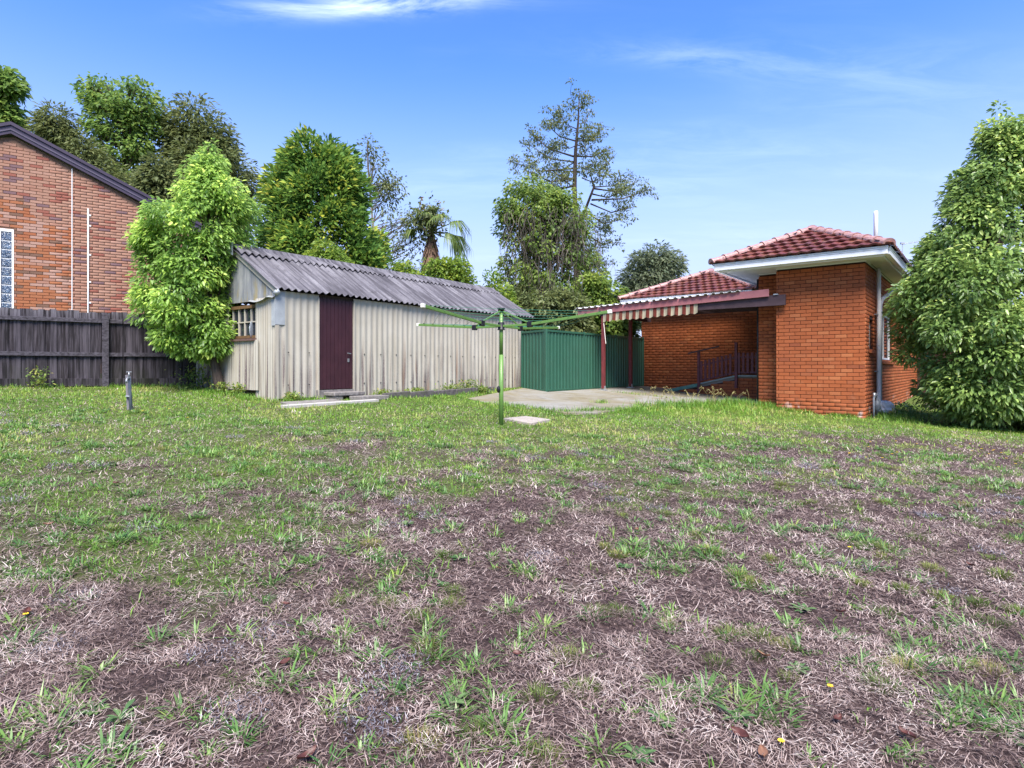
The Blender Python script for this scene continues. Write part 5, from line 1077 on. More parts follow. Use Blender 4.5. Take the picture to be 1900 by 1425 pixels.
# tall open tiered tree: trunk, surveyed boughs, foliage strung along the boughs
YG = 27.0
def gp(x, y, d=0.0): k_ = (YG+d)/1110.0; return np.array([(x-950)*k_, YG+d, CAM_Z+(682-y)*k_])
gt = thing('tiered_tree', 'tallest tree with open wide tiered branches and a pointed top in the middle', 'tree', tuple(gp(1072, 690)))
MB().tube([gp(1074, 700), gp(1070, 480), gp(1066, 345), gp(1068, 280), gp(1073, 225), gp(1075, 172)], [0.2, 0.15, 0.105, 0.075, 0.045, 0.015], 9).build('trunk', 'bark_dark', gt, True)
rg = np.random.default_rng(64)
boughs = [((1064, 290), (978, 243), .5), ((1070, 262), (1009, 226), .55), ((1064, 300), (982, 268), .6), ((1064, 318), (1010, 292), .5), ((1066, 312), (943, 298), .62), ((1066, 330), (976, 317), .6), ((1066, 345), (969, 339), .75), ((1066, 345), (1012, 337), .5), ((1070, 262), (1122, 232), .6), ((1068, 285), (1100, 262), .5), ((1068, 290), (1132, 274), .6), ((1092, 320), (1145, 283), .6),
          ((1102, 347), (1176, 317), .6), ((1102, 350), (1183, 337), .65), ((1098, 371), (1211, 349), .62), ((1100, 360), (1160, 352), .5), ((1096, 378), (1176, 384), .8), ((1090, 395), (1152, 408), .6), ((1072, 240), (1031, 200), .7), ((1073, 230), (1098, 200), .6), ((1074, 205), (1058, 172), .6), ((1074, 200), (1084, 178), .5), ((1073, 240), (1050, 222), .4), ((1071, 255), (1092, 238), .3), ((1069, 270), (1040, 262), .4), ((1069, 268), (1098, 256), .4), ((1067, 300), (1030, 300), .4), ((1067, 305), (1105, 300), .4), ((1066, 330), (1035, 322), .4), ((1080, 330), (1120, 326), .4), ((1070, 380), (1030, 372), .5), ((1085, 400), (1130, 425), .5), ((1080, 430), (1150, 450), .4), ((1072, 430), (1020, 440), .4), ((1078, 470), (1140, 490), .4)]
mb_ = MB(); C_, R_ = [], []
mb_.tube([gp(1072, 440), gp(1086, 389), gp(1102, 347), gp(1094, 318)], [0.08, 0.07, 0.055, 0.02], 6, False)
for (a_, b_, st_) in boughs:
    d1 = rg.uniform(-2.2, 2.2); A_ = gp(*a_); B_ = gp(*b_, d1); mid = A_*0.5+B_*0.5+np.array([0, 0, -0.22-0.1*rg.random()]); L_ = np.linalg.norm(B_-A_); r0 = 0.010+0.0065*L_
    q1 = A_*0.25+mid*0.5+B_*0.25*1.0; mb_.tube([A_, A_*0.6+mid*0.4, mid, mid*0.4+B_*0.6, B_], [r0*1.5, r0*1.2, r0, r0*0.6, r0*0.25], 5, False)
    nn_ = int(3+L_*3.2)
    for j in range(nn_):
        t_ = st_*0.75+(1-st_*0.75)*rg.random()**0.8; P_ = (A_*(1-t_)+B_*t_)+np.array([0, 0, -0.18*4*t_*(1-t_)]); off = rg.normal(size=3)*np.array([0.22, 0.26, 0.20]); off[2] += 0.05; c_ = P_+off; C_.append(c_); R_.append(rg.uniform(0.14, 0.34)*(1.15-0.45*t_))
        mb_.tube([P_, c_], [0.012, 0.005], 3, False)
mb_.build('boughs', 'bark_dark', gt, True)
C_ = np.array(C_); R_ = np.array(R_); n = 13000; ci = rg.choice(len(C_), n, p=R_**2/np.sum(R_**2)); dd = unit(rg.normal(size=(n, 3))); P = C_[ci]+dd*(R_[ci]*rg.random(n)**0.5)[:, None]*np.array([1.25, 1.2, 0.75]); ln = rg.uniform(0.06, 0.16, n)
V, T, nv = leaf_arrays(P, unit(dd+rg.normal(size=(n, 3))*0.5+np.array([0, 0, -0.15])), unit(rg.normal(size=(n, 3))*0.5+np.array([0, 0, 1.0])), ln, ln*0.5, 0.1, 0.1)
link('crown', arr_mesh('crown', V, T, 'leaf_grevillea', np.repeat(np.clip(0.5*rg.random(n)+0.45*rg.random(len(C_))[ci], 0, 1), nv)), gt)
# vine-smothered tree
YV = 22.5
vt, vC, vr = make_tree('vine_tree', 'broad tree smothered in green creeper with hanging dead stems behind the steel fence', (2.2, YV, 0.8),
          survey(YV, [(342, 935, 960), (352, 925, 1080), (375, 910, 1090), (400, 905, 1100), (430, 912, 1118), (470, 915, 1135), (520, 915, 1150), (560, 915, 1155), (600, 920, 1150), (640, 930, 1140)]), YV, 0.55, 170, 0.42, 30000, 0.125, 'leaf_vine', 'bark_grey', 41, None, trunk_r=0.22, inner=0.35, limbs=40, limb_r=0.022, flat=1.0, width=0.7, droop=0.6, lobes=0.1)
rg = np.random.default_rng(5); m = MB()
for i in range(1500):
    c = vC[rg.integers(len(vC))]; a = c+rg.normal(size=3)*np.array([0.3, 0.25, 0.3])+np.array([0, -0.35, 0]); ln = rg.uniform(0.4, 1.5)
    if a[2] > 7.3 or a[0] < -0.3: continue
    b = a+np.array([rg.normal()*0.08, rg.normal()*0.08, -ln]); r_ = rg.uniform(0.005, 0.012); b[:2] += rg.normal(size=2)*0.16
    m.tube([a, a*0.66+b*0.34+rg.normal(size=3)*0.07, a*0.33+b*0.67+rg.normal(size=3)*0.07, b], [r_, r_, r_*0.8, r_*0.4], 3, False, rg.random()+0.001)
m.build('dead_stems', 'dead_vine', vt)
make_tree('silver_tree', 'distant grey green tree above the tiled roof beside the creeper tree', (7.0, 31, 1.0),
          survey(31, [(468, 1180, 1240), (480, 1160, 1262), (500, 1150, 1270), (530, 1140, 1262), (560, 1130, 1245), (600, 1120, 1230)]), 31, 0.6, 80, 0.7, 15000, 0.25, 'leaf_silver', 'bark_grey', 43, None, trunk_r=0.2, inner=0.4, limbs=20, limb_r=0.02, width=0.32)
make_tree('leafy_bush', 'fresh green bush showing above the steel fence behind the patio posts', (3.2, 21.2, 0.75),
          survey(21.2, [(520, 1075, 1130), (545, 1060, 1165), (580, 1055, 1185), (610, 1055, 1192), (640, 1060, 1190), (670, 1070, 1185)]), 21.2, 0.4, 60, 0.42, 9000, 0.15, 'leaf_vine', 'bark_dark', 44, None, 'bush', trunk_r=0.06, limbs=0, width=0.6)
make_tree('dark_shrub', 'dark shrub mass behind the clothesline lines and the far end of the shed', (1.0, 20.2, 0.75),
          survey(20.2, [(535, 930, 1000), (555, 925, 1080), (580, 930, 1110), (615, 940, 1115), (650, 950, 1110)]), 20.2, 0.4, 60, 0.42, 9000, 0.15, 'leaf_olive', 'bark_dark', 45, None, 'bush', trunk_r=0.06, limbs=0, width=0.5)
make_tree('hedge', 'bright yellow green clipped hedge running behind the shed ridge', (-2.3, 19.6, 0.8),
          survey(19.6, [(484, 745, 840), (490, 700, 880), (502, 680, 910), (518, 675, 945), (545, 675, 975), (580, 680, 990), (620, 700, 990)]), 19.6, 0.14, 150, 0.34, 24000, 0.12, 'leaf_hedge', 'bark_dark', 46, None, 'hedge', trunk_r=0.06, limbs=0, inner=0.0, width=0.6)
make_tree('small_bush', 'small bright green bush peeping over the shed ridge before the conifer', (-5.3, 17.0, 0.8),
          survey(17.0, [(455, 590, 615), (465, 568, 632), (480, 556, 645), (500, 550, 655), (540, 560, 640)]), 17.0, 0.5, 28, 0.27, 4200, 0.11, 'leaf_hedge', 'bark_dark', 47, None, 'bush', trunk_r=0.04, limbs=0, width=0.5)
# palm
pm = thing('fan_palm', 'ragged fan palm with a brown dead skirt and few drooping fronds', 'palm', (-3.55, 25.5, 0.9))
kp = 25.5/1110; px = lambda x: (x-950)*kp; pzz = lambda y: CAM_Z+(682-y)*kp
cxp, czp = px(800), pzz(437)
MB().tube([(cxp, 25.5, 0.7), (cxp, 25.5, pzz(500)), (cxp, 25.5, czp)], [0.24, 0.22, 0.16], 9).build('trunk', 'palm_skirt', pm, True)
rg = np.random.default_rng(3); m = MB()
for i in range(420):
    a = rg.uniform(0, 2*np.pi); h = rg.uniform(0, 1); z = czp+0.1-h*1.1; r0 = 0.12; r1 = 0.26+0.26*h+rg.uniform(-.08, .08); ln = rg.uniform(0.5, 0.9)
    A_ = np.array([cxp+math.cos(a)*r0, 25.5+math.sin(a)*r0, z]); B_ = np.array([cxp+math.cos(a)*r1, 25.5+math.sin(a)*r1, z-ln]); w = 0.035
    t = np.array([-math.sin(a), math.cos(a), 0])*w; m.add([A_-t, A_+t, B_+t*0.6, B_-t*0.6], [(0, 1, 2, 3)])
m.build('dead_skirt', 'palm_skirt', pm)
def fan(az, el, pet, rad, droop, seed, n=26, span=2.6):
    rg2 = np.random.default_rng(seed); mm = MB(); o = Vector((cxp, 25.5, czp+0.15)); d = Vector((math.cos(az)*math.cos(el), math.sin(az)*math.cos(el), math.sin(el))); side = d.cross(UP).normalized()
    e = o+d*pet; mm.tube([o, o+d*pet*0.5, e], [0.03, 0.025, 0.018], 5, False, 0.3)
    for i in range(n):
        t = (i/(n-1)-0.5)*span; b = (d*math.cos(t)+side*math.sin(t)).normalized(); r_ = rad*rg2.uniform(0.8, 1.05); w = side*0.022+d*0.0
        nrm = b.cross(UP).normalized()*0.028; p1 = e+b*r_*0.5-UP*droop*0.12*r_; p2 = e+b*r_*0.85-UP*droop*0.55*r_; p3 = p2+b*0.05-UP*droop*0.35*r_
        mm.add([e, p1+nrm, p1-nrm, p2+nrm*0.6, p2-nrm*0.6, p3], [(0, 1, 2), (1, 3, 4, 2), (3, 5, 4)], rg2.random()*0.9+0.05)
    mm.build('frond', 'leaf_palm', pm)
for i, a in enumerate(((-0.25, 0.35, 1.0, 1.05, 1.1), (0.1, -0.35, 0.9, 1.05, 1.3), (0.5, 0.0, 1.0, 1.0, 1.2), (-0.9, 0.55, 0.8, 0.9, 0.9), (1.7, 0.9, 0.8, 0.8, 0.6), (2.6, 0.75, 0.75, 0.8, 0.8), (4.4, 0.8, 0.7, 0.8, 0.9), (5.3, 1.1, 0.7, 0.85, 0.6), (3.3, 1.0, 0.8, 0.8, 0.6), (3.1, 0.2, 0.7, 0.8, 1.2), (5.9, -0.1, 0.8, 0.85, 1.3))): fan(*a, 50+i)
# creeper topping the palm head
rg = np.random.default_rng(8); n = 900; P = np.stack([rg.normal(cxp-0.08, 0.30, n), rg.normal(25.3, 0.3, n), rg.normal(pzz(412), 0.36, n)], 1)
V, T, _ = leaf_arrays(P, unit(rg.normal(size=(n, 3))+np.array([0, 0, -0.4])), unit(rg.normal(size=(n, 3))+np.array([0, 0, 1.0])), rg.uniform(0.12, 0.22, n), rg.uniform(0.07, 0.13, n), 0.1, 0.1)
link('creeper', arr_mesh('creeper', V, T, 'leaf_grevillea', np.repeat(rg.random(n), 4)), pm)

# ------------------------------------------------------------------ grass
def blades(P, az, lean, ln, wd, bend, rnd):
    """curved strips: P (n,3), az heading, lean from vertical, bend extra lean at the tip"""
    n = len(P); h = np.stack([np.cos(az), np.sin(az), np.zeros(n)], 1); s = np.stack([-np.sin(az), np.cos(az), np.zeros(n)], 1); up = np.array([0, 0, 1.0])
    d1 = h*np.sin(lean)[:, None]+up*np.cos(lean)[:, None]; l2 = np.minimum(lean+bend, 2.0); d2 = h*np.sin(l2)[:, None]+up*np.cos(l2)[:, None]
    m = P+d1*(ln*0.5)[:, None]; t = m+d2*(ln*0.5)[:, None]; w = s*wd[:, None]*0.5
    V = np.stack([P-w*0.8, P+w*0.8, m+w, m-w, t], 1).reshape(-1, 3); o = np.arange(n)[:, None]*5
    T = np.concatenate([o+[[0, 1, 2]], o+[[0, 2, 3]], o+[[3, 2, 4]]], 1).reshape(-1, 3)
    return V, T, np.repeat(np.clip(rnd, 0, 1), 5)
def inside_poly(x, y, poly):
    r_ = np.zeros(len(x), bool); n = len(poly)
    for i in range(n):
        x1, y1 = poly[i]; x2, y2 = poly[(i+1) % n]; c = ((y1 > y) != (y2 > y)) & (x < (x2-x1)*(y-y1)/((y2-y1)+1e-12)+x1); r_ ^= c
    return r_
BLOCK = [[(-0.95, 12.92), (-0.49, 12.17), (0.62, 11.45), (0.96, 11.17), (1.65, 11.46), (2.74, 12.94), (4.06, 14.08), (5.3, 15.15), hp(-0.6, 0.7), hp(-0.6, 3.3), hp(-5.1, 3.3), (0.89, 15.7), (0.3, 16.6)],
         [(-0.14, 9.90), (0.24, 10.33), (0.65, 10.06), (0.30, 9.46)], [so(-0.42, 0.72), so(-0.42, 0.88), so(1.64, 0.88), so(1.64, 0.72)], [so(-0.15, 0.3), so(-0.2, 0.66), so(0.95, 0.66), so(0.95, 0.3)],
         [so(0, 0.02), so(7.7, 0.02), so(7.7, -3), so(0, -3)], [hp(0, 0), hp(1.845, 0), hp(1.845, 12), hp(-0.6, 12), hp(-0.6, .6), hp(0, .6)]]
FN2 = np.array([FN.x, FN.y]); FO2 = np.array([FO.x, FO.y])
def scatter(n, y0, y1, margin=1.0, seed=0):
    rg = np.random.default_rng(seed); y = np.sqrt(rg.uniform((y0)**2, (y1)**2, n)); x = rg.uniform(-1, 1, n)*(y*0.93+margin)
    ok = ((x-FO2[0])*FN2[0]+(y-FO2[1])*FN2[1]) > 0.02
    for b in BLOCK: ok &= ~inside_poly(x, y, b)
    return x[ok], y[ok]
def area(y0, y1, margin=1.0): return 0.93*(y1*y1-y0*y0)+2*margin*(y1-y0)
acc = {}
def push(key, VTR): acc.setdefault(key, []).append(VTR)
# dead thatch: short crumbs, matted straw and a few long runners
for i, (y0, y1, dens, wd, ln) in enumerate(((1.15, 3.0, 10500, 0.0025, 0.040), (3.0, 5.0, 4800, 0.0037, 0.046), (5.0, 8.0, 2100, 0.0055, 0.054), (8.0, 11.5, 700, 0.0085, 0.060))):
    x, y = scatter(int(area(y0, y1)*dens), y0, y1, 1.0, 100+i); n = len(x); rg = np.random.default_rng(200+i)
    bare = fbm(x*7.5+40, y*7.5+11, 4)*0.8+fbm(x*1.6+4, y*1.6+1, 2)*0.2; keep = (rg.random(n) < sstep(0.30, 0.42, bare)*0.80+0.20) & (rg.random(n) > greenness(x, y)*0.5); x, y = x[keep], y[keep]; n = len(x)
    sw = fbm(x*1.7+25, y*1.7+61, 3); az = 2*np.pi*fbm(x*2.6+5, y*2.6+8, 3)*2.5+rg.normal(0, 0.5+1.5*sw, n); lean = np.clip(rg.normal(1.36, 0.2, n), 0.5, 1.7); z = ground(x, y)+rg.uniform(0.0, 0.02, n)
    tone = np.clip(rg.beta(1.5, 1.4, n)*0.9+1.1*(fbm(x*6.0+70, y*6.0+20, 4)-0.50)+0.05, 0, 1)
    size = np.where(rg.random(n) < 0.03, rg.uniform(1.8, 3.2, n), rg.uniform(0.3, 1.25, n))*(0.6+0.9*sw)
    push('dead_grass', blades(np.stack([x, y, z], 1), az, np.where(size > 1.6, 1.5, lean), ln*size, wd*rg.uniform(0.5, 1.35, n), rg.normal(0.15, 0.5, n), tone))
# dark crumbs of soil and old leaf litter
for i, (y0, y1, dens, wd, ln) in enumerate(((1.15, 3.0, 1800, 0.006, 0.012), (3.0, 5.5, 800, 0.009, 0.018))):
    x, y = scatter(int(area(y0, y1)*dens), y0, y1, 1.0, 150+i); n = len(x); rg = np.random.default_rng(250+i)
    push('dead_grass', blades(np.stack([x, y, ground(x, y)+rg.uniform(-0.002, 0.01, n)], 1), rg.uniform(0, 6.28, n), rg.uniform(0.6, 1.6, n), ln*rg.uniform(0.4, 1.6, n), wd*rg.uniform(0.4, 1.4, n), rg.normal(0.2, 0.7, n), rg.beta(0.9, 4.0, n)*0.6))
# living turf: tufts of a few blades each
for i, (y0, y1, dens, nb_, wd, ln) in enumerate(((1.15, 3.2, 520, 4, 0.0048, 0.046), (3.2, 6.0, 420, 4, 0.0056, 0.048), (6.0, 9.0, 320, 4, 0.0068, 0.052), (9.0, 12.5, 300, 4, 0.0088, 0.056), (12.5, 17.5, 130, 5, 0.0115, 0.070))):
    x, y = scatter(int(area(y0, y1)*dens), y0, y1, 1.0, 300+i); n = len(x); rg = np.random.default_rng(400+i); g = greenness(x, y); cl_ = fbm(x*6.0+60, y*6.0+33, 4)
    keep = rg.random(n) < np.clip((0.16+g)*sstep(0.42, 0.56, cl_+0.30*g), 0, 1)*0.97+0.015; x, y, g = x[keep], y[keep], g[keep]; n = len(x)
    tall = 1+1.2*np.exp(-((y-11.8-0.35*x)/0.9)**2)*(x > -0.5)*(x < 6)+0.9*(fbm(x*1.4+90, y*1.4, 3)-0.45)
    tone = rg.beta(2, 2.0, n)*0.6+0.9*(fbm(x*1.1+7, y*1.1+77, 3)-0.42)+0.02+0.24*sstep(4, 9, y); sz = rg.uniform(0.5, 1.35, n)
    kb_ = nb_; X = np.repeat(x, kb_); Yq = np.repeat(y, kb_); m_ = len(X); a_ = rg.uniform(0, 2*np.pi, m_); rr_ = 0.022*np.sqrt(rg.random(m_)); X = X+np.cos(a_)*rr_; Yq = Yq+np.sin(a_)*rr_
    push('turf_grass', blades(np.stack([X, Yq, ground(X, Yq)-0.004], 1), a_+rg.normal(0, 0.9, m_), np.clip(np.abs(rg.normal(0.75, 0.35, m_)), 0, 1.45), ln*np.repeat(tall*sz, kb_)*rg.uniform(0.5, 1.4, m_), wd*rg.uniform(0.5, 1.3, m_), rg.uniform(0.0, 0.9, m_), np.clip(np.repeat(tone, kb_)+rg.normal(0, 0.15, m_), 0, 1)))
# crabgrass rosettes
rg = np.random.default_rng(77)
crab = [(-0.64, 3.09), (-0.47, 3.28), (-0.03, 2.91), (0.15, 2.77), (0.39, 2.9), (-0.61, 2.11), (0.75, 2.32), (1.02, 2.27), (1.51, 2.58), (2.12, 2.77), (0.02, 2.55), (-1.49, 2.51), (-1.36, 2.56), (-1.49, 1.95), (-1.24, 1.84), (-1.16, 2.58), (0.72, 3.82), (2.41, 4.39), (0.29, 1.98), (1.58, 2.87), (1.9, 2.35), (1.68, 2.2), (-1.38, 2.94), (0.6, 2.31), (2.3, 4.5), (2.55, 4.3)]
ex, ey = scatter(620, 1.3, 8.8, 0.6, 555); den = fbm(ex*1.2+8, ey*1.2+2, 3); kk = (den+0.08*(ex < -0.3)) > 0.38; ex, ey = ex[kk], ey[kk]
crab = [(a, b, 1.0) for a, b in crab]
for a, b in zip(ex, ey):
    for j in range(int(rg.integers(1, 9))): crab.append((a+rg.normal()*0.11, b+rg.normal()*0.10, float(rg.uniform(0.35, 1.1))))
for (x, y, s_) in crab:
    n = int(rg.integers(18, 40)*s_)+5; a = rg.uniform(0, 2*np.pi, n); rr = rg.uniform(0, 0.05*s_, n); px_, py_ = x+np.cos(a)*rr, y+np.sin(a)*rr; far_ = 1+0.10*max(0, y-3)
    push('crab_grass', blades(np.stack([px_, py_, ground(px_, py_)-0.003], 1), a+rg.normal(0, 0.5, n), np.clip(rg.normal(1.02, 0.28, n), 0.25, 1.45), rg.uniform(0.035, 0.105, n)*s_, rg.uniform(0.0055, 0.0095, n)*far_*(0.6+0.4*s_), rg.uniform(0.0, 0.55, n), np.full(n, rg.uniform(0.02, 0.72))+rg.normal(0, 0.13, n)))
# fine-leaved domed tufts
fine = [(-0.31, 3.09), (-0.3, 2.94), (-0.11, 2.0), (0.27, 2.28), (0.87, 2.52), (0.1, 2.23), (0.23, 2.52), (-0.6, 2.91), (1.96, 3.13), (2.49, 3.07), (0.43, 2.96), (0.54, 2.98), (-0.42, 3.61), (-0.87, 3.74), (1.34, 3.55), (2.71, 3.86), (0.1, 1.91), (-0.3, 1.94), (2.3, 3.5), (2.45, 3.42), (2.6, 3.33), (2.75, 3.25)]
ex, ey = scatter(260, 2.2, 8.8, 0.6, 556); kk = (ex > 0.2) | (rg.random(len(ex)) < 0.2); fine = [(a, b, 1.0) for a, b in fine]+[(a, b, s_) for a, b, s_ in zip(ex[kk], ey[kk], rg.uniform(0.6, 1.2, kk.sum()))]
for (x, y, s_) in fine:
    n = int(150*s_ if y < 4 else 80*s_); a = rg.uniform(0, 2*np.pi, n); rr = 0.055*s_*np.sqrt(rg.random(n)); px_, py_ = x+np.cos(a)*rr, y+np.sin(a)*rr
    push('tuft_grass', blades(np.stack([px_, py_, ground(px_, py_)], 1), a+rg.normal(0, 0.5, n), np.clip(rr/0.06*0.8+rg.normal(0.1, 0.2, n), 0, 1.35), rg.uniform(0.035, 0.062, n)*s_, np.full(n, 0.0017 if y < 3.2 else 0.0032), rg.uniform(0.1, 0.6, n), np.full(n, rg.uniform(0.1, 0.9))+rg.normal(0, 0.14, n)))
# bleached curled straw patches
for (x, y) in [(-0.45, 2.0), (-0.45, 2.4), (-0.47, 2.28), (-2.09, 2.85), (-1.86, 2.43), (-0.95, 2.06), (3.48, 7.02), (2.16, 7.49)]+[(float(a), float(b)) for a, b in zip(*scatter(46, 1.6, 8, 0.5, 557))]:
    n = 150; a = rg.uniform(0, 2*np.pi, n); rr = 0.10*np.sqrt(rg.random(n)); px_, py_ = x+np.cos(a)*rr*1.2, y+np.sin(a)*rr
    push('bleached_straw', blades(np.stack([px_, py_, ground(px_, py_)+rg.uniform(0, 0.02, n)], 1), rg.uniform(0, 2*np.pi, n), np.clip(rg.normal(1.2, 0.4, n), 0.2, 1.7), rg.uniform(0.012, 0.032, n), np.full(n, 0.0030+0.0008*max(0, y-3)), rg.uniform(-0.8, 1.2, n), rg.random(n)))
# taller grass and seed stems along the patio edge, walls, kerb and fence
def edge_grass(p0, p1, width, n, h, key='turf_grass', seed=0, tone=0.35):
    rg2 = np.random.default_rng(seed); t = rg2.random(n); x = p0[0]+(p1[0]-p0[0])*t+rg2.normal(0, width, n); y = p0[1]+(p1[1]-p0[1])*t+rg2.normal(0, width, n); cl_ = fbm(x*3+5, y*3+5, 2) > 0.36; x, y = x[cl_], y[cl_]; k_ = len(x)
    push(key, blades(np.stack([x, y, ground(x, y)], 1), rg2.uniform(0, 6.28, k_), np.abs(rg2.normal(0.45, 0.3, k_)), h*rg2.uniform(0.4, 1.25, k_), np.full(k_, 0.009)*rg2.uniform(0.6, 1.2, k_), rg2.uniform(0.1, 0.9, k_), np.clip(rg2.normal(tone, 0.2, k_), 0, 1)))
edge_grass((0.7, 11.2), (2.9, 12.6), 0.12, 1500, 0.13, seed=1); edge_grass((2.8, 12.9), (5.6, 15.0), 0.16, 2600, 0.20, seed=2); edge_grass((5.0, 14.6), (6.3, 14.4), 0.2, 1700, 0.22, seed=3)
edge_grass(hp(0.0, -0.08), hp(1.9, -0.08), 0.05, 1100, 0.12, seed=4); edge_grass(hp(2.2, 0.2), hp(2.6, 3.0), 0.25, 1400, 0.16, seed=5, tone=0.15)
edge_grass(so(2.1, 0.25), so(5.6, 0.25), 0.09, 1500, 0.13, seed=6, tone=0.3); edge_grass(so(2.0, 0.66), so(5.6, 0.66), 0.05, 700, 0.10, seed=7); edge_grass(so(-0.3, 0.15), so(0.85, 0.2), 0.06, 350, 0.12, seed=8)
edge_grass((FO+FD*-5+FN*0.12)[:2], (FO+FD*1.7+FN*0.12)[:2], 0.06, 1500, 0.11, seed=9, tone=0.3); edge_grass((-5.9, 11.6), (-4.6, 10.7), 0.12, 900, 0.13, seed=10); edge_grass((-0.3, 12.1), (0.7, 11.4), 0.06, 500, 0.12, seed=11)
edge_grass(hp(-4.2, -0.35), hp(-1.6, -0.3), 0.05, 500, 0.10, seed=12, tone=0.5); edge_grass((1.9, 13.2), (2.1, 13.5), 0.07, 160, 0.14, seed=13, tone=0.5)
names = {'dead_grass': ('thatch_blade', 'dead tan thatch covering most of the lawn', 'dry grass'), 'turf_grass': ('green_blade', 'short green turf growing thicker towards the shed and house', 'grass'), 'crab_grass': ('crab_blade', 'broad bladed crabgrass rosettes scattered over the dry lawn', 'grass'), 'tuft_grass': ('fine_blade', 'fine leaved domed grass tufts on the dry lawn', 'grass'), 'bleached_straw': ('grey_straw', 'curled grey bleached straw patches in the lawn', 'dry grass')}
for key, parts in acc.items():
    o = 0; Vs, Ts, Rs = [], [], []
    for V, T, r_ in parts: Vs.append(V); Ts.append(T+o); Rs.append(r_); o += len(V)
    mt, lb, ct = names[key]; tag(link(key, arr_mesh(key, np.concatenate(Vs), np.concatenate(Ts), mt, np.concatenate(Rs))), lb, ct, kind='stuff')
m = MB(); rg = np.random.default_rng(91)
for i in range(46):
    t = rg.random(); b = np.array([2.9+2.9*t+rg.normal()*0.12, 13.0+1.9*t+rg.normal()*0.12, 0]); b[2] = gz(b[0], b[1]); hh = rg.uniform(0.25, 0.48); a = rg.uniform(0, 6.28); e = b+np.array([math.cos(a)*hh*0.45, math.sin(a)*hh*0.45, hh]); mid = (b+e)/2+np.array([-math.cos(a)*0.05, -math.sin(a)*0.05, 0.06]); tip = e+np.array([math.cos(a)*0.06, math.sin(a)*0.06, -0.03])
    m.tube([b, mid, e, tip], [0.003, 0.0028, 0.0026, 0.002], 4, False, 0.4)
    for j in range(5):
        q_ = e*(1-j/5)+tip*(j/5); d = rg.normal(size=3)*0.02; m.tube([q_, q_+d], [0.006, 0.003], 4, False, 0.8)
tag(m.build('seeding_grass', 'seed_head'), 'tall pale seeding grass stems at the patio edge', 'grass', kind='stuff')

# broadleaf weeds: individual rosettes
def weed_mesh(seed, n=16, ln=0.10):
    rg2 = np.random.default_rng(seed); m = MB()
    for i in range(n):
        a = 2.4*i+rg2.normal()*0.15; L_ = ln*rg2.uniform(0.6, 1.1); el = rg2.uniform(0.12, 0.75); w = L_*rg2.uniform(0.10, 0.16); h = np.array([math.cos(a), math.sin(a), 0]); s_ = np.array([-math.sin(a), math.cos(a), 0])
        pts = [(0, 0.15), (0.3, 0.55), (0.5, 0.8), (0.62, 1.0), (0.82, 0.85), (1.0, 0.1)]; vs = []
        for (t, ww) in pts:
            c = h*L_*t*math.cos(el*(1-0.4*t))+np.array([0, 0, 1])*(L_*t*math.sin(el)*(1-0.45*t)+0.004); wob = 1+0.15*math.sin(9*t+i)
            vs += [c-s_*w*ww*wob/1+np.array([0, 0, w*0.25*ww]), c, c+s_*w*ww*wob+np.array([0, 0, w*0.25*ww])]
        k_ = len(pts); fs = [(r_*3+j, r_*3+j+1, r_*3+j+4, r_*3+j+3) for r_ in range(k_-1) for j in range(2)]
        m.add(vs, fs, rg2.random()*0.9+0.05)
    return m.mesh('weed', 'weed_leaf')
wm = [weed_mesh(60+i, 15+2*i, 0.058+0.005*i) for i in range(4)]
weeds = [((0.81, 2.16), 1.25, 'large leafy green weed rosette in the dry foreground right of centre'), ((0.53, 2.12), 0.9, 'flat spiky green weed left of the large foreground rosette'), ((0.41, 1.94), 0.95, 'green weed rosette at the bottom edge right of centre'), ((-0.22, 2.17), 0.9, 'green rosette weed on bare soil in the centre foreground'),
         ((-1.31, 2.0), 1.2, 'leafy dark green weed clump at the lower left'), ((-1.42, 2.04), 0.8, 'small weed beside the leafy clump at the lower left'),
         ((-0.32, 3.58), 1.0, 'green weed rosette on dark soil left of the lawn centre'), ((1.53, 3.15), 0.9, 'green weed rosette in the right foreground left of a dark red leaf'), ((2.73, 3.22), 0.9, 'green weed rosette at the right edge of the foreground'), ((-1.01, 3.62), 1.0, 'green weed rosette left of centre, the leftmost of the middle distance'), ((0.68, 3.59), 0.9, 'green weed rosette in the middle distance just right of centre'), ((1.2, 2.51), 0.8, 'small weed rosette right of the curled tan leaf'), ((-0.37, 3.19), 0.85, 'green weed rosette left of centre in front of another on dark soil'),
         ((2.54, 4.41), 1.5, 'largest broadleaf weed in the bright green patch at the right'), ((2.2, 4.55), 1.3, 'broadleaf weed at the left end of the bright green patch at the right'), ((2.38, 4.62), 1.3, 'broadleaf weed at the back of the bright green patch at the right'), ((1.15, 4.6), 1.2, 'broadleaf weed far out on the dry lawn right of the clothesline pole'), ((-0.75, 4.2), 1.1, 'broadleaf weed far out on the lawn, left one of a pair left of centre'), ((-0.5, 4.05), 1.0, 'broadleaf weed far out on the lawn, right one of a pair left of centre'), ((3.6, 6.6), 1.2, 'broadleaf weed before the brick house, the right one of two'), ((3.0, 6.9), 1.3, 'broadleaf weed before the brick house, the left one of two')]
for i, ((x, y), s_, lb) in enumerate(weeds):
    o = link('leafy_weed', wm[i % 4], None, Matrix.LocRotScale(Vector((x, y, gz(x, y))), Matrix.Rotation(i*1.3, 3, 'Z').to_quaternion(), Vector((s_, s_, s_))))
    tag(o, lb, 'weed', 'broadleaf weeds on the lawn')
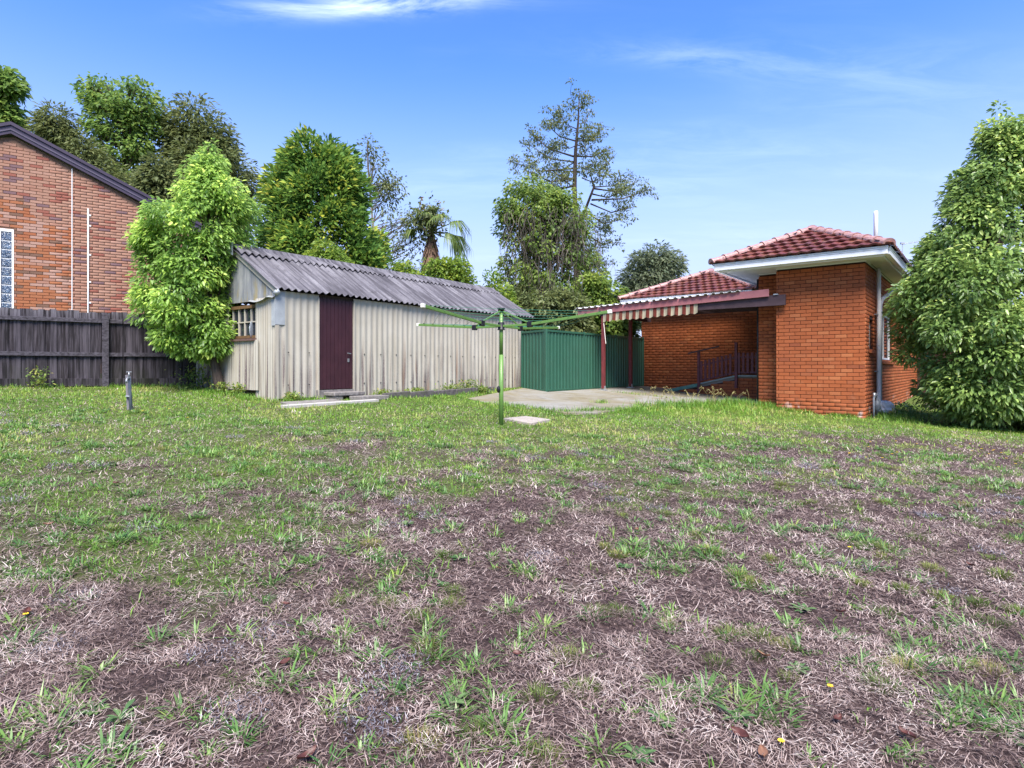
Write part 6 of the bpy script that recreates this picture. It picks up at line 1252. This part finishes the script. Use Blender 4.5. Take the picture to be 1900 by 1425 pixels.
# fallen leaves
def dry_leaf_mesh(seed, mt):
    rg2 = np.random.default_rng(seed); m = MB(); n = 8; vs = []
    for i in range(n+1):
        t = i/n; w = 0.020*math.sin(math.pi*min(1, t*0.97+0.02))**0.8; c = -0.045+0.09*t
        for j, sx in enumerate((-1, -0.5, 0, 0.5, 1)): vs.append((c, sx*w, 0.012*abs(sx)**1.5+0.016*(t-0.5)**2*4*0.5+0.003*math.sin(7*t+seed)))
    m.add(vs, [(r_*5+j, r_*5+j+1, r_*5+j+6, r_*5+j+5) for r_ in range(n) for j in range(4)]); return m.mesh('fallen_leaf', mt, True)
dl = [dry_leaf_mesh(1, 'dry_leaf'), dry_leaf_mesh(2, 'pale_dry_leaf'), dry_leaf_mesh(3, 'dry_leaf')]
lv = [((-2.89, 3.73), 'p', 'pale tan fallen leaf on the greener turf at the left, farther back than the flower'), ((-1.08, 2.85), 'r', 'brown fallen leaf left of centre beside green tufts in the middle foreground'), ((-2.15, 2.65), 'r', 'reddish fallen leaf close to the yellow flower at the left edge'), ((-0.89, 2.34), 'r', 'brown fallen leaf on straw at lower left, nearer than the other brown leaf there'),
      ((-0.08, 3.43), 'p', 'small tan fallen leaf on dark soil in the centre of the lawn'), ((1.61, 3.71), 'r', 'dark red fallen leaf farther back on the right beside a domed tuft'), ((1.71, 3.11), 'r', 'dark red fallen leaf in the right foreground, between the domed tufts and the crabgrass'), ((1.09, 2.6), 'p', 'curled tan fallen leaf on straw right of centre'),
      ((1.18, 2.17), 'r', 'dark brown fallen leaf near the bottom right, left of the corner crabgrass'), ((1.38, 2.09), 'r', 'dark brown fallen leaf nearest the bottom right corner'), ((0.82, 1.95), 'p', 'tan fallen leaf at the bottom edge right of centre, beside a yellow flower'), ((0.78, 2.04), 'r', 'brown fallen leaf at the bottom right of centre just behind a tan leaf'),
      ((0.89, 4.27), 'p', 'small tan fallen leaf far out on the dry lawn right of centre'), ((-1.43, 5.12), 'r', 'small red fallen leaf far out on the green turf left of centre'), ((-0.63, 1.84), 'r', 'brown fallen leaf at the very bottom edge left of centre'), ((-3.15, 4.76), 'r', 'red fallen leaf farthest to the left on the green turf'),
      ((3.01, 3.93), 'r', 'dark red fallen leaf near the right edge by the grass tufts'), ((0.02, 2.5), 'r', 'dark red fallen leaf in the centre foreground beside a crabgrass clump')]
for i, ((x, y), t_, lb) in enumerate(lv):
    s_ = random.uniform(0.45, 0.8); o = link('fallen_leaf', dl[1] if t_ == 'p' else dl[(i % 2)*2], None, Matrix.LocRotScale(Vector((x, y, gz(x, y)+0.022)), (Matrix.Rotation(random.uniform(0, 6.28), 3, 'Z') @ Matrix.Rotation(random.uniform(-0.4, 0.4), 3, 'X')).to_quaternion(), Vector((s_, s_*1.1, s_))))
    tag(o, lb, 'leaf', 'fallen leaves on the lawn')
# yellow flowers
fm = MB()
for i in range(10):
    a = i*2*math.pi/10; c, s_ = math.cos(a), math.sin(a); fm.add([(0, 0, 0.034), (c*0.009-s_*0.003, s_*0.009+c*0.003, 0.037), (c*0.012, s_*0.012, 0.034), (c*0.009+s_*0.003, s_*0.009-c*0.003, 0.037)], [(0, 1, 2, 3)])
fmesh = fm.mesh('flower', 'yellow_petal'); fmesh.materials.append(M['weed_leaf'])
_st = MB().tube([(0, 0, 0), (0, 0, 0.034)], [0.0015, 0.002], 4, False)
import bmesh
bm = bmesh.new(); bm.from_mesh(fmesh); vv = [bm.verts.new(v_) for v_ in _st.v]
for f_ in _st.f:
    q_ = bm.faces.new([vv[i_] for i_ in f_]); q_.material_index = 1
bm.to_mesh(fmesh); bm.free()
rg = np.random.default_rng(17); fl = [(-2.13, 2.62), (2.33, 4.13), (1.25, 2.35), (0.9, 2.0), (-5.79, 8.93), (-6.95, 9.96), (2.99, 12.3), (2.92, 12.6)]+[(float(rg.uniform(4.5, 8.8)), float(rg.uniform(6.8, 11.0))) for _ in range(34)]+[(float(rg.uniform(-6, -3)), float(rg.uniform(8.2, 10.2))) for _ in range(8)]
for (x, y) in fl:
    if x > 0.92*y: continue
    s_ = 1.0 if y < 5 else 1.25; o = link('dandelion_flower', fmesh, None, Matrix.LocRotScale(Vector((x, y, gz(x, y))), Matrix.Rotation(random.uniform(0, 6), 3, 'Z').to_quaternion(), Vector((s_, s_, s_)))); tag(o, 'small yellow dandelion flower in the lawn', 'flower', 'yellow flowers in the lawn')
# weeds in the shed bed and by the shed foot
def bushy(name, lb, x, y, h, w, n, seed, mat='leaf_vine', cat='weed', group='weeds along the shed'):
    rg2 = np.random.default_rng(seed); z = gz(x, y); P = np.stack([x+rg2.normal(0, w*0.4, n), y+rg2.normal(0, w*0.3, n), z+h*rg2.beta(1.4, 1.6, n)], 1)
    V, T, _ = leaf_arrays(P, unit(rg2.normal(size=(n, 3))+np.array([0, 0, 0.25])), unit(rg2.normal(size=(n, 3))*0.5+np.array([0, 0, 1.0])), rg2.uniform(0.04, 0.09, n), rg2.uniform(0.02, 0.045, n), 0.1, 0.1)
    root = thing(name, lb, cat, (x, y, z), group); link('leaves', arr_mesh('leaves', V, T, mat, np.repeat(rg2.random(n), 4)), root)
    m = MB()
    for i in range(7): m.tube([(x+rg2.normal()*w*0.1, y+rg2.normal()*w*0.1, z-0.02), (x+rg2.normal()*w*0.35, y+rg2.normal()*w*0.3, z+h*rg2.uniform(0.5, 0.95))], [0.005, 0.002], 4, False)
    m.build('stems', 'bark_dark', root)
for i, (s_, off, h, w, lb) in enumerate(((4.95, 0.30, 0.30, 0.32, 'tallest leafy weed clump at the far end of the kerbed shed bed'), (4.35, 0.28, 0.22, 0.30, 'leafy weed clump second from the far end of the shed bed'), (3.2, 0.28, 0.18, 0.3, 'leafy weed clump in the middle of the shed bed'), (2.3, 0.25, 0.14, 0.25, 'low weed clump at the near end of the shed bed'), (5.0, 0.66, 0.16, 0.25, 'green weed spilling over the front of the shed kerb'), (0.22, 0.10, 0.16, 0.16, 'weed growing under the sheet left of the shed door'))):
    v = S(s_, -off); bushy('leafy_weed', lb, v.x, v.y, h, w, 260, 500+i)
for i, (w_, h, wd, lb) in enumerate(((0.95, 0.24, 0.14, 'green weed against the end wall of the shed under the window'), (1.55, 0.22, 0.20, 'green weed beside the laurel trunk at the shed end wall'))):
    v = S(-0.22, w_); bushy('leafy_weed', lb, v.x, v.y, h, wd, 170, 520+i)
bushy('leafy_weed', 'fern like weeds at the foot of the fence left of the laurel trunk', -6.35, 12.15, 0.5, 0.5, 420, 531)
bushy('leafy_weed', 'weed climbing the paling fence at the far left', -8.7, 11.0, 0.4, 0.22, 160, 532)
bushy('low_shrub', 'low dark shrub behind the plastic bag by the house wall', *H(2.35, 2.3).xy, 0.28, 0.5, 420, 533, 'leaf_magnolia', 'shrub', 'shrubs by the house wall')

# ------------------------------------------------------------------ tidy
for o in EMPTIES:
    if '_loc' in o.keys(): del o['_loc']
